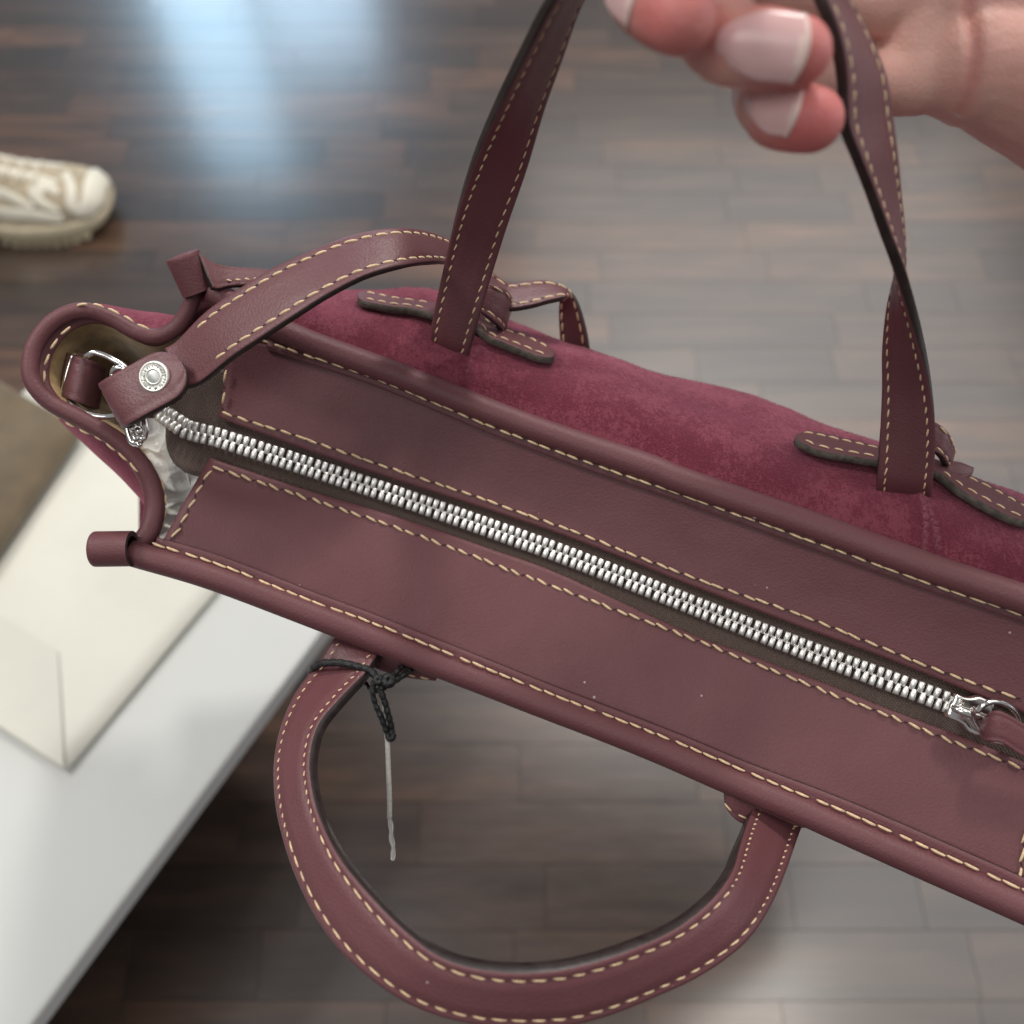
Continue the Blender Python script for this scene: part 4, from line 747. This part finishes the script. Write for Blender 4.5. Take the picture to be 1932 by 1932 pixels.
for k_ in ('lower_zip_stitch', 'lower_end_stitch', 'lower_right_stitch'): stitch_row(q, W[k_], UP, .0048, .0040, .00052, .22, 1)
obj("stitching", q, ['thread', 'hole'], lpn, 'stuff')

# zip: tape, teeth one by one, slider, ring, leather puller
q = MB(); grid_sheet(q, [W['zip_tape_a'], (W['zip_tape_a'] + W['zip_tape_b']) / 2 + AX * .0004, W['zip_tape_b']], 160, 14, .0009)
tape = obj("zip", q, 'tape', bag)
chain = crpath(W['zip_chain'], 900); ct = nrm(np.gradient(chain, axis=0)); clen = pathlen(chain)
def tooth_mesh():
    prof = [(-.0018, .00090, 0), (-.00175, .00088, .0008), (-.0014, .00092, .00128), (.0005, .00088, .00135), (.0010, .00082, .0011), (.0018, .00064, .0009), (.0020, .0004, 0)]
    vs = []; sec = [(-1, -.2), (-1, .62), (-.80, .93), (-.3, 1.0), (.3, 1.0), (.80, .93), (1, .62), (1, -.2)]
    for y, w, h_ in prof:
        for a, z in sec: vs.append((a * w, y, z * max(h_, .0004) * 1.1))
    k = len(sec); q = MB()
    fs = [(i * k + j, i * k + j + 1, (i + 1) * k + j + 1, (i + 1) * k + j) for i in range(len(prof) - 1) for j in range(k - 1)]
    fs += [tuple(range(k - 1, -1, -1)), tuple(range((len(prof) - 1) * k, len(prof) * k))]
    q.add(vs, fs); return q.mesh("zip_tooth", 'tooth')
tm = tooth_mesh(); PITCH = .00252; nT = int(clen / PITCH)
slider_pos = W['slider'].mean(0)
for k in range(nT * 2):
    d = (k / 2 + .25) * PITCH; i = int(d / clen * 899)
    if i >= 899: break
    if np.dot(chain[i] - slider_pos, ct[i]) > -.004: continue
    sg = 1 if k % 2 else -1
    t = ct[i]; n = nrm(UP - np.dot(UP, t) * t); w = np.cross(n, t)
    c = chain[i] + w * sg * .00165
    o = link("zip_tooth", tm, tape)
    X, Y, Z = t * sg * -1, w * -sg, n
    lean = rnd.uniform(-.05, .05)
    m_ = Matrix(((X[0], Y[0], Z[0], c[0]), (X[1], Y[1], Z[1], c[1]), (X[2], Y[2], Z[2], c[2]), (0, 0, 0, 1)))
    o.matrix_basis = m_ @ Matrix.Rotation(lean, 4, 'Z')
# the tape object itself sits at identity; teeth are placed in world metres
sl = W['slider']; cen = sl.mean(0)
q = MB()
def plate(mb, outline, dn, h, bev=.0005):
    o = crpath(list(outline), 60, True)[:-1]; c = o.mean(0); k = len(o)
    L = [o - dn * 0, o + dn * (h - bev), o + dn * h + (c - o) * .06, o + dn * h + (c - o) * .22]
    vs = [x for l in L for x in l] + [c + dn * h]
    fs = [(i * k + j, i * k + (j + 1) % k, (i + 1) * k + (j + 1) % k, (i + 1) * k + j) for i in range(3) for j in range(k)]
    fs += [(3 * k + j, 3 * k + (j + 1) % k, 4 * k) for j in range(k)]
    mb.add(vs, fs)
plate(q, sl, UP, .0022)
br_ = crpath(W['slider_bridge'], 20); tube(q, br_, np.interp(np.linspace(0, 1, 20), [0, .3, .8, 1], [.0009, .0014, .0015, .0010]), 12)
obj("slider", q, 'metal', tape)
q = MB(); tube(q, crpath(W['pull_ring'][:-1], 70, True), .00085, 12); obj("pull_ring", q, 'metal', tape)
rb = Ribbon(W['puller_a'], W['puller_b'], .0030, 40); q = MB(); rb.build(q); obj("puller", q, ['leather', 'edge'], tape)

# suede body
SF1, SF2 = crpath(W['suede_fold'], 14), crpath(W['suede_fold2'], 14)
def suede_disp(p, a, b_):
    v_ = Vector(p)
    e = math.sin(math.pi * min(1, max(0, b_ * 2.2)))
    fold = 0
    for L_, h_ in ((SF1, .0016), (SF2, .0014)):
        dv_ = L_ - p; dv_ -= np.outer(dv_ @ UP, UP); d_ = np.linalg.norm(dv_, axis=1).min()
        if d_ < .006: fold += h_ * math.exp(-(d_ / .0016) ** 2)
    return (.0036 * mnoise.noise(v_ * 24) + .0006 * mnoise.noise(v_ * 75) + .00025 * mnoise.noise(v_ * 300)) * max(.15, e) + fold
q = MB(); grid_sheet(q, [W['back%d' % i] for i in range(8)], 220, 110, 0, suede_disp); bp = obj("back_panel", q, 'suede', bag)
# the raised nap of the suede: tens of thousands of short fibres, one mesh
G_ = np.array(q.v).reshape(110, 220, 3); rs = np.random.RandomState(5)
NF = 110000
fi = rs.rand(NF) ** 1.15 * 62; fj = rs.rand(NF) * 218.9
i_, j_ = fi.astype(int), fj.astype(int); a_, c_f = (fi - i_)[:, None], (fj - j_)[:, None]
p_ = (G_[i_, j_] * (1 - a_) * (1 - c_f) + G_[i_ + 1, j_] * a_ * (1 - c_f) + G_[i_, j_ + 1] * (1 - a_) * c_f + G_[i_ + 1, j_ + 1] * a_ * c_f)
tu = nrm(G_[i_, j_ + 1] - G_[i_, j_]); tv = nrm(G_[i_ + 1, j_] - G_[i_, j_]); nn = np.cross(tu, tv); nn *= np.sign(nn @ UP)[:, None]
sw = np.array([mnoise.noise(Vector(x * 55)) for x in p_[::10]]).repeat(10)[:NF] * 2.5 + rs.randn(NF) * .8
dr = nrm(tu * np.cos(sw)[:, None] + tv * np.sin(sw)[:, None] + nn * rs.uniform(.15, .9, (NF, 1)))
Lf = rs.uniform(.0004, .0012, (NF, 1)); sdv = nrm(np.cross(dr, nn)) * .000065
# brushed pale strokes in the nap below the right handle and beside the left one
near_ = G_[:62].reshape(-1, 3); xp, xd, xl, xs = [], [], [], []
for key, cnt_ in (('nap_streak', 900), ('nap_streak2', 900), ('nap_streak3', 450)):
    L_ = crpath(W[key], 200)
    for t_ in rs.rand(cnt_):
        c0_ = L_[int(t_ * 199)] + np.array([rs.randn() * .00045, 0, 0]); dv_ = near_ - c0_; dv_ = dv_ - np.outer(dv_ @ UP, UP)
        k_ = np.argmin((dv_ ** 2).sum(1)); q_ = c0_ + UP * ((near_[k_] - c0_) @ UP)
        d_ = nrm(np.array([rs.choice((-1, 1)) * .8, rs.randn() * .3, rs.randn() * .3]) + UP * .35)
        xp.append(q_); xd.append(d_); xl.append([rs.uniform(.0005, .0011)]); xs.append(nrm(np.cross(d_, UP)) * .00007)
NX = len(xp)
p_ = np.vstack([p_, np.array(xp)]); dr = np.vstack([dr, np.array(xd)]); Lf = np.vstack([Lf, np.array(xl)]); sdv = np.vstack([sdv, np.array(xs)]); NF += NX
vv = np.empty((NF, 3, 3)); vv[:, 0] = p_ - sdv; vv[:, 1] = p_ + sdv; vv[:, 2] = p_ + dr * Lf
nm = bpy.data.meshes.new("nap"); nm.vertices.add(NF * 3); nm.vertices.foreach_set("co", vv.ravel())
nm.loops.add(NF * 3); nm.loops.foreach_set("vertex_index", np.arange(NF * 3, dtype=np.int32))
nm.polygons.add(NF); nm.polygons.foreach_set("loop_start", np.arange(0, NF * 3, 3, dtype=np.int32)); nm.update(); nm.validate()
nm.materials.append(M['nap']); nm.materials.append(M['naplight']); nm.polygons.foreach_set('material_index', np.r_[np.zeros(NF - NX, np.int32), np.ones(NX, np.int32)]); link("nap", nm, bp, 'stuff')
q = MB(); grid_sheet(q, [W['front%d' % i] for i in range(4)], 80, 40, 0, lambda p, a, b_: .002 * mnoise.noise(Vector(p) * 22) * b_); obj("front_panel", q, 'suede', bag)
q = MB(); grid_sheet(q, [W['base0'], W['base1']], 30, 8); obj("base_panel", q, 'leather', bag)
q = MB(); grid_sheet(q, [W['right0'], W['right1'], W['right2']], 24, 20); obj("side_gusset", q, 'suede', bag)
q = MB(); grid_sheet(q, [W['gusset0'], W['gusset1'], W['gusset2']], 120, 40, 0, lambda p, a, b_: .0006 * mnoise.noise(Vector(p) * 60) * min(1, b_ * 6)); gs = obj("side_gusset", q, 'suede', bag)
q = MB(); p = crpath(W['gusset_rim'], 140)
tube(q, p, np.interp(np.linspace(0, 1, 140), [0, .12, .3, .6, 1], [.0034, .0034, .0029, .0027, .0027]), 20); gr_ = obj("gusset_piping", q, 'leather', gs)
q = MB(); grid_sheet(q, [W['gus_fl0'], W['gus_fl1']], 140, 6, .0010, None, 0, 1); obj("inner_flange", q, ['leather', 'edge'], gs)
q = MB()
cen_g = W['gusset_rim'].mean(0)
for k_, bend in (('gusset_stitch_low', .9), ('gusset_stitch_left', -.8), ('gusset_stitch_top', .8), ('gusset_stitch_in', .5)):
    pp = crpath(W[k_], 200); outw = nrm(pp - cen_g); N = nrm(UP + outw * bend)
    stitch_row(q, W[k_], N, .0048, .0040, .00050, .08, 1, False)
obj("stitching", q, ['thread', 'hole'], gs, 'stuff')
q = MB(); grid_sheet(q, [W['lining0'], W['lining1'], W['lining2']], 110, 30, 0, lambda p, a, b_: .0009 * mnoise.noise(Vector(p) * 80) * b_)
cap = W['lining2']; 
ln = obj("lining", q, 'lining', bag)
q = MB(); d0 = crpath(W['lining2'], 60); c_ = d0.mean(0) + AX * .012
q.add(list(d0) + [c_], [(i, i + 1, 60) for i in range(59)]); obj("lining_base", q, 'lining', ln)

# corner tabs
def tab_roll(key, r, squash):
    a, b_ = W[key]; p = np.linspace(a, b_, 16); q = MB()
    L = pathlen(p); rr = np.array([r * (.80 if i == 0 else (.94 if i == 1 else (.995 if i == 2 else 1.0))) for i in range(16)])
    p = p.copy(); p[1] = p[0] + (p[-1] - p[0]) * .012; p[2] = p[0] + (p[-1] - p[0]) * .045; p[3] = p[0] + (p[-1] - p[0]) * .12
    tube(q, p, rr, 30, 0, False, False)
    pin = p[::-1]; tube(q, pin, rr[::-1] - .0013, 30, 1, False, False)
    # rolled lips and the closed end
    k = 30
    o0 = 15 * k; i0 = 16 * k
    t, N, B = frames(p)
    v0 = [p[-1] + r * (math.cos(2 * math.pi * j / k) * N[-1] + math.sin(2 * math.pi * j / k) * B[-1]) for j in range(k)]
    v1 = [p[-1] + (r - .0016) * (math.cos(2 * math.pi * j / k) * N[-1] + math.sin(2 * math.pi * j / k) * B[-1]) for j in range(k)]
    q.add(v0 + v1, [(j, (j + 1) % k, k + (j + 1) % k, k + j) for j in range(k)], 1)
    e0 = [p[0] + r * .80 * (math.cos(2 * math.pi * j / k) * N[0] + math.sin(2 * math.pi * j / k) * B[0]) for j in range(k)]
    q.add(e0 + [p[0] - t[0] * .0004], [((j + 1) % k, j, k) for j in range(k)], 0)
    return q
obj("corner_tab", tab_roll('front_tab', .0058, 1), ['leather', 'edge'], bag)
ct_ = obj("corner_tab", tab_roll('back_tab', .0057, 1), ['leather', 'edge'], bag)
q = MB(); Ribbon(W['back_tab_tail_a'], W['back_tab_tail_b'], .0020, 40).build(q); obj("tail", q, ['leather', 'edge'], ct_)
q = MB(); stitch_row(q, W['tail_stitch'], nrm(UP + Vv((0, -.4, .3))), .0026, .0016, .00036, .3, 1, False); stitch_row(q, W['tab_stitch'], UP, .0036, .0032, .0006, 0, 1, False)
obj("stitching", q, ['thread', 'hole'], ct_, 'stuff')

# handles
def strap_part(name, key, th, parent, n, mats=('leather_strap', 'edge'), st=None, puff=0, flip=False, label=None):
    rb = Ribbon(W[key + '_a'], W[key + '_b'], th, n, puff, flip); q = MB(); rb.build(q)
    o = obj(name, q, list(mats), parent)
    if label: o['label'] = label
    if st is not None:
        q = MB()
        for kw in st: rb.stitches(q, **kw)
        obj("stitching", q, ['thread', 'hole'], o, 'stuff')
    return o, rb
bh, brb = strap_part("handle", 'back_handle', .0031, bag, 260, st=[dict(front=True, rad=.00036, L=.0030, pitch=.0038, tilt=.28, holes=False), dict(front=False, rad=.00036, L=.0030, pitch=.0040, tilt=.2, holes=False)], label="raised handle gripped by the hand")
fh, frb = strap_part("handle", 'front_handle', .0046, bag, 240, st=[dict(front=True, rad=.00044, L=.0041, pitch=.0050, lo=.28, hi=.80, holes=False), dict(front=False, rad=.00044, L=.0041, pitch=.0050, lo=.28, hi=.80, holes=False),
     dict(front=True, rad=.00034, L=.0020, pitch=.0030, lo=.04, hi=.28, tilt=.5, holes=False), dict(front=True, rad=.00036, L=.0022, pitch=.0030, lo=.80, hi=.97, tilt=.5, holes=False),
     dict(front=False, rad=.00034, L=.0020, pitch=.0030, lo=.04, hi=.28, tilt=.5, holes=False), dict(front=False, rad=.00036, L=.0022, pitch=.0030, lo=.80, hi=.97, tilt=.5, holes=False)], label="lower handle drooping free")
for key in ('left_keeper', 'right_keeper'):
    strap_part("keeper", key, .0026, bag, 40, st=[dict(qs=(.10, .86), front=True, lo=.2, hi=.85, holes=False, rad=.0004), dict(qs=(.10, .86), front=False, lo=.2, hi=.85, holes=False, rad=.0004)])
strap_part("keeper", 'right_stub', .003, bag, 20, mats=('leather_strap', 'edge'))
for key in ('left_tab', 'right_tab', 'front_left_tab', 'front_right_tab'):
    rg = [(0.04, .34), (.60, .96)]
    strap_part("handle_tab", key, .0031, bag, 90, mats=('leather', 'cutedge'),
               st=[dict(qs=(.20, .80), front=f_, lo=a, hi=b_, holes=False, rad=.0004, L=.0034, pitch=.0042) for a, b_ in rg for f_ in (True, False)])
# D-ring with its leather loop
q = MB(); tube(q, crpath(W['dring'], 70, True), .00105, 14); obj("d_ring", q, 'metal', bag)
strap_part("ring_loop", 'dring_loop', .0018, bag, 40)

# ------------------------------------------------------------------ shoulder strap (clips on: a thing of its own)
ss_ = thing("shoulder_strap", "long stitched burgundy shoulder strap with a round silver stud, arching behind the bag", "strap", tuple(W['strap_a'].mean(0)))
o, srb = strap_part("band", 'strap', .0024, ss_, 200, st=[dict(front=True, lo=.07, hi=1, rad=.00055, L=.0042, pitch=.0049, tilt=.1), dict(front=False, lo=.07, hi=1, rad=.00055, L=.0042, pitch=.0049, tilt=.1)])
strap_part("end_loop", 'strap_end', .0028, ss_, 90, mats=('leather_strap', 'edge'))
sc = W['stud'][0]; sn = nrm(UP + Vv((-.10, -.05, .0))); sx = nrm(np.cross(sn, (0, 1, 0))); sy = np.cross(sn, sx)
q = MB(); prof = [(.0030, -.0012), (.0046, -.0012), (.0049, .0002), (.0047, .0009), (.0043, .0012), (.0041, .0009), (.0027, .0009), (.0025, .0012), (.0022, .0013), (.0020, .0009)]
k = 48; vs = [sc + sn * z + (sx * math.cos(2 * math.pi * j / k) + sy * math.sin(2 * math.pi * j / k)) * r_ for r_, z in prof for j in range(k)]
q.add(vs, [(i * k + j, i * k + (j + 1) % k, (i + 1) * k + (j + 1) % k, (i + 1) * k + j) for i in range(len(prof) - 1) for j in range(k)])
std = obj("stud", q, 'stud', ss_)
q = MB(); vs = [sc + sn * (.0010 + .0004 * (1 - r_ ** 2)) + (sx * math.cos(2 * math.pi * j / k) + sy * math.sin(2 * math.pi * j / k)) * r_ * .0020 for r_ in (1, .6, .2) for j in range(k)]
q.add(vs, [(i * k + j, i * k + (j + 1) % k, (i + 1) * k + (j + 1) % k, (i + 1) * k + j) for i in range(2) for j in range(k)] + [tuple(range(2 * k, 3 * k))]); obj("cap", q, 'studcap', std)
q = MB()     # worn embossed lettering round the stud: strokes too rubbed to read
r2 = random.Random(3)
for a in range(26):
    an = 2 * math.pi * a / 26 + r2.uniform(-.03, .03)
    for _ in range(r2.choice((1, 2, 2))):
        a0 = an + r2.uniform(-.07, .07); a1 = a0 + r2.choice((0, 0, .10, -.10)); r0, r1_ = r2.uniform(.00285, .0032), r2.uniform(.0036, .0040)
        pt = [sc + sn * .00100 + (sx * math.cos(aa) + sy * math.sin(aa)) * rr_ for aa, rr_ in ((a0, r0), (a1, r1_))]
        tube(q, np.array([pt[0], (pt[0] + pt[1]) / 2, pt[1]]), .00016, 5)
obj("embossing", q, 'studcap', std, 'stuff')
q = MB(); tube(q, crpath(W['hook'][:-1], 70, True), .0011, 12); hk = obj("hook", q, 'metal', ss_)
q = MB()
for c_, r_ in zip(W['hook_bits'], (.0015, .0014, .0012, .0013, .0011)):
    tt = nrm(Vv((rnd.uniform(-.4, .4), -1, rnd.uniform(-.3, .3)))); tube(q, np.array([c_ - tt * r_ * z for z in (-1, -.6, 0, .6, 1)]), np.array([.45, .85, 1, .85, .45]) * r_, 12)
obj("swivel", q, 'metal', hk)

# ------------------------------------------------------------------ packing film inside the bag mouth
q = MB(); F = W['film'].reshape(5, 5, 3)
def crump(p, a, b_):
    v_ = Vector(p); n1 = 1 - abs(mnoise.noise(v_ * 70)) * 2; n2 = 1 - abs(mnoise.noise(v_ * 170 + Vector((3, 1, 2)))) * 2
    return .0026 * n1 + .0014 * n2
grid_sheet(q, [F[i] for i in range(5)], 90, 130, 0, crump)
tag(obj("packing_film", q, 'film'), "crumpled white packing film stuffed inside the bag beside the zip end", "packing film")

# ------------------------------------------------------------------ black cord with white tag string
tg = thing("tag_cord", "black waxed cord knotted round the lower handle, with a white string hanging", "cord", tuple(W['cord_knot'][0]))
q = MB()
for key, r_ in (('cord_loop', .00125), ('cord_tail', .0010), ('cord_tail2', .00105), ('cord_under', .0009), ('cord_strand', .0010), ('cord_strand2', .00105)):
    p = crpath(W[key], 90); d = np.linspace(0, pathlen(p), 90)
    tube(q, p, r_ * (1 + .10 * np.sin(d / .00045)), 12)
cd = obj("cord", q, 'cord', tg)
q = MB()
for c_, r_ in zip(W['cord_knot'], (.0023, .0017, .0017)):
    for a in range(3):
        tt = nrm(Vv((math.cos(a * 2.1 + .4), math.sin(a * 2.1), .5 * math.cos(a)))); b_ = nrm(np.cross(tt, (.3, .2, 1)))
        ringp = [c_ + (tt * math.cos(s_) + b_ * math.sin(s_)) * r_ * .62 for s_ in np.linspace(0, 2 * math.pi, 18)[:-1]]
        tube(q, np.array(ringp + ringp[:1]), r_ * .52, 10)
obj("knot", q, 'cord', tg)
q = MB(); tube(q, crpath(W['white_cord'], 40), .00085, 12); obj("white_string", q, 'whitecord', tg)
q = MB(); p = crpath(W['clear_tip'], 30); tube(q, p, .0006 + .0003 * np.abs(np.sin(np.linspace(0, 9, 30))), 8); obj("nylon_loop", q, 'nylon', tg)

# ------------------------------------------------------------------ the hand
pr = thing("person", "bare hand with short pale nails gripping the raised burgundy handle", "person", tuple(W['palm'][3][:3]))
q = MB()
chains = ['ring', 'pinky', 'middle', 'index', 'thumb', 'palm', 'palm_b', 'palm_c', 'palm_d', 'palm_e']
for kname in chains:
    c = W[kname]; p = crpath(c, 46)
    ends = [(p[0], 1)]
    # rounded tips: extend with hemispherical radii
    t0, t1 = nrm(p[0, :3] - p[1, :3]), nrm(p[-1, :3] - p[-2, :3]); r0, r1_ = p[0, 3], p[-1, 3]
    A_ = [np.r_[p[0, :3] + t0 * r0 * math.sin(a), r0 * math.cos(a)] for a in (1.35, 1.0, .6, .3)]
    B_ = [np.r_[p[-1, :3] + t1 * r1_ * 1.0 * math.sin(a), r1_ * math.cos(a)] for a in (.3, .6, .9, 1.15, 1.4)]
    full = np.array(A_ + list(p) + B_)
    tube(q, full[:, :3], full[:, 3], 24)
# webs of flesh between the fingers' bases
for a, b_ in (('ring', 'pinky'), ('middle', 'ring'), ('index', 'middle')):
    p = np.linspace(W[a][0], W[b_][0], 8); tube(q, p[:, :3], p[:, 3] * .95, 20)
me = q.mesh("hand_raw", 'skin')
tmp = bpy.data.objects.new("hand_raw", me); scene.collection.objects.link(tmp)
md = tmp.modifiers.new("r", 'REMESH'); md.mode = 'VOXEL'; md.voxel_size = .00085; md.use_smooth_shade = True
sm = tmp.modifiers.new("s", 'SMOOTH'); sm.factor = .5; sm.iterations = 5
dg = bpy.context.evaluated_depsgraph_get(); ev = tmp.evaluated_get(dg)
hm = bpy.data.meshes.new_from_object(ev, depsgraph=dg)
bpy.data.objects.remove(tmp); hm.name = "hand"
n = len(hm.vertices); co = np.empty(n * 3); hm.vertices.foreach_get("co", co); co = co.reshape(-1, 3)
no = np.empty(n * 3); hm.vertices.foreach_get("normal", no); no = no.reshape(-1, 3)
red = np.zeros(n)
for kname in ('ring', 'pinky', 'middle', 'index'):
    tip = W[kname][-1][:3]; d = np.linalg.norm(co - tip, axis=1); red = np.maximum(red, np.clip(1.25 - d / .0140, 0, 1))
    for jn in (3, 4):
        d = np.linalg.norm(co - W[kname][jn][:3], axis=1); red = np.maximum(red, np.clip(1 - d / .013, 0, 1) * .25)
red = np.clip(red + np.array([.22 * mnoise.noise(Vector(x * 70)) for x in co]), 0, 1)
# creases of the palm heel
for key, dep, wid in (('palm_crease', .0016, .0016), ('palm_crease2', .0022, .0014)):
    L_ = crpath(W[key], 30)
    near = np.where(np.linalg.norm(co - L_.mean(0), axis=1) < .04)[0]
    for i in near:
        if no[i] @ UP < .1: continue
        dv_ = L_ - co[i]; dv_ -= np.outer(dv_ @ UP, UP); d_ = np.linalg.norm(dv_, axis=1).min()
        if d_ < .006:
            g_ = math.exp(-(d_ / wid) ** 2); co[i] -= UP * dep * g_; red[i] = min(1, red[i] + .35 * g_)
for kname in ('ring', 'pinky', 'middle'):       # knuckle creases at the last joint
    j_ = W[kname][-3][:3]; ax_ = nrm(W[kname][-2][:3] - W[kname][-4][:3])
    for i in np.where(np.linalg.norm(co - j_, axis=1) < .0105)[0]:
        s_ = (co[i] - j_) @ ax_
        g_ = sum(math.exp(-((s_ - o_) / .0008) ** 2) for o_ in (-.0055, -.0033, -.0012))
        co[i] -= no[i] * .0005 * g_; red[i] = min(1, red[i] + .18 * g_)
at_ = hm.attributes.new("redness", 'FLOAT', 'POINT'); at_.data.foreach_set("value", red.astype(np.float32))
hm.vertices.foreach_set("co", co.ravel()); hm.polygons.foreach_set("use_smooth", [True] * len(hm.polygons)); hm.update()
hm.materials.clear(); hm.materials.append(M['skin'])
hand = link("hand", hm, pr)
CAMR, CAMU, TOC = Vv((1, 0, 0)), Vv((0, .866, .5)), Vv((0, -.5, .866))
def nail(kname, hint, L, start, wmul, lift=.0006, tipfrac=.88):
    """curved plate on the back of the last finger joint"""
    c = W[kname]; tip = c[-1][:3]; prev = c[-3][:3]; ax = nrm(tip - prev)
    hint = nrm(hint); n_ = nrm(hint - np.dot(hint, ax) * ax); s_ = np.cross(ax, n_)
    D_ = np.linalg.norm(tip - prev); r0, rm, r1 = c[-3][3], c[-2][3], c[-1][3]
    q = MB(); nu, nv = 17, 17; vs = []
    for layer in (0, 1):
        for i in range(nu):
            f_ = i / (nu - 1)
            for j in range(nv):
                g = j / (nv - 1) * 2 - 1
                rnd_ = (1 - g * g)
                st_ = start + f_ * L - .0042 * rnd_ * (1 - f_) + .0018 * rnd_ * f_
                rl = np.interp(start + f_ * L, [0, D_ * .5, D_], [r0, rm, max(r1, rm * .97)])
                w = wmul * rl * g * (.74 + .26 * math.sin(math.pi * .5 * min(1, f_ * 1.8)))
                root = max(0, 1 - f_ * 5)
                h_ = math.sqrt(max(0, rl * rl - (w * .88) ** 2)) + lift - root * .0010 - layer * .00055 - .00045 * max(0, f_ - .6) ** 2
                vs.append(prev + ax * st_ + n_ * h_ + s_ * w)
    fs = []; ms = []; o_ = nu * nv
    for i in range(nu - 1):
        for j in range(nv - 1):
            a = i * nv + j; fs.append((a, a + 1, a + nv + 1, a + nv)); ms.append(1 if i / (nu - 1) > tipfrac - .03 * (1 - ((j / (nv - 1)) * 2 - 1) ** 2) + .02 else 0)
            fs.append((o_ + a + nv, o_ + a + nv + 1, o_ + a + 1, o_ + a)); ms.append(1)
    for i in range(nu - 1):
        for j in (0, nv - 1):
            a = i * nv + j; fs.append((a, a + nv, a + nv + o_, a + o_)); ms.append(1)
    for j in range(nv - 1):
        for i in (0, nu - 1):
            a = i * nv + j; fs.append((a, a + 1, a + 1 + o_, a + o_)); ms.append(1)
    q.add(vs, fs, ms); obj("fingernail", q, ['nail', 'nailtip'], hand)
nail('ring', TOC * 1 - CAMU * .42 - CAMR * .1, .0124, .0026, .82, .0009)
nail('pinky', TOC * 1 - CAMU * .34 - CAMR * .18, .0082, .0010, .70, .0012)
nail('middle', -CAMR * .7 + TOC * .9 - CAMU * .35, 0.0105, .0000, .84, .0006)
nail('index', -CAMR * 1.0 + TOC * .60 - CAMU * .30, .0105, .0005, .76)
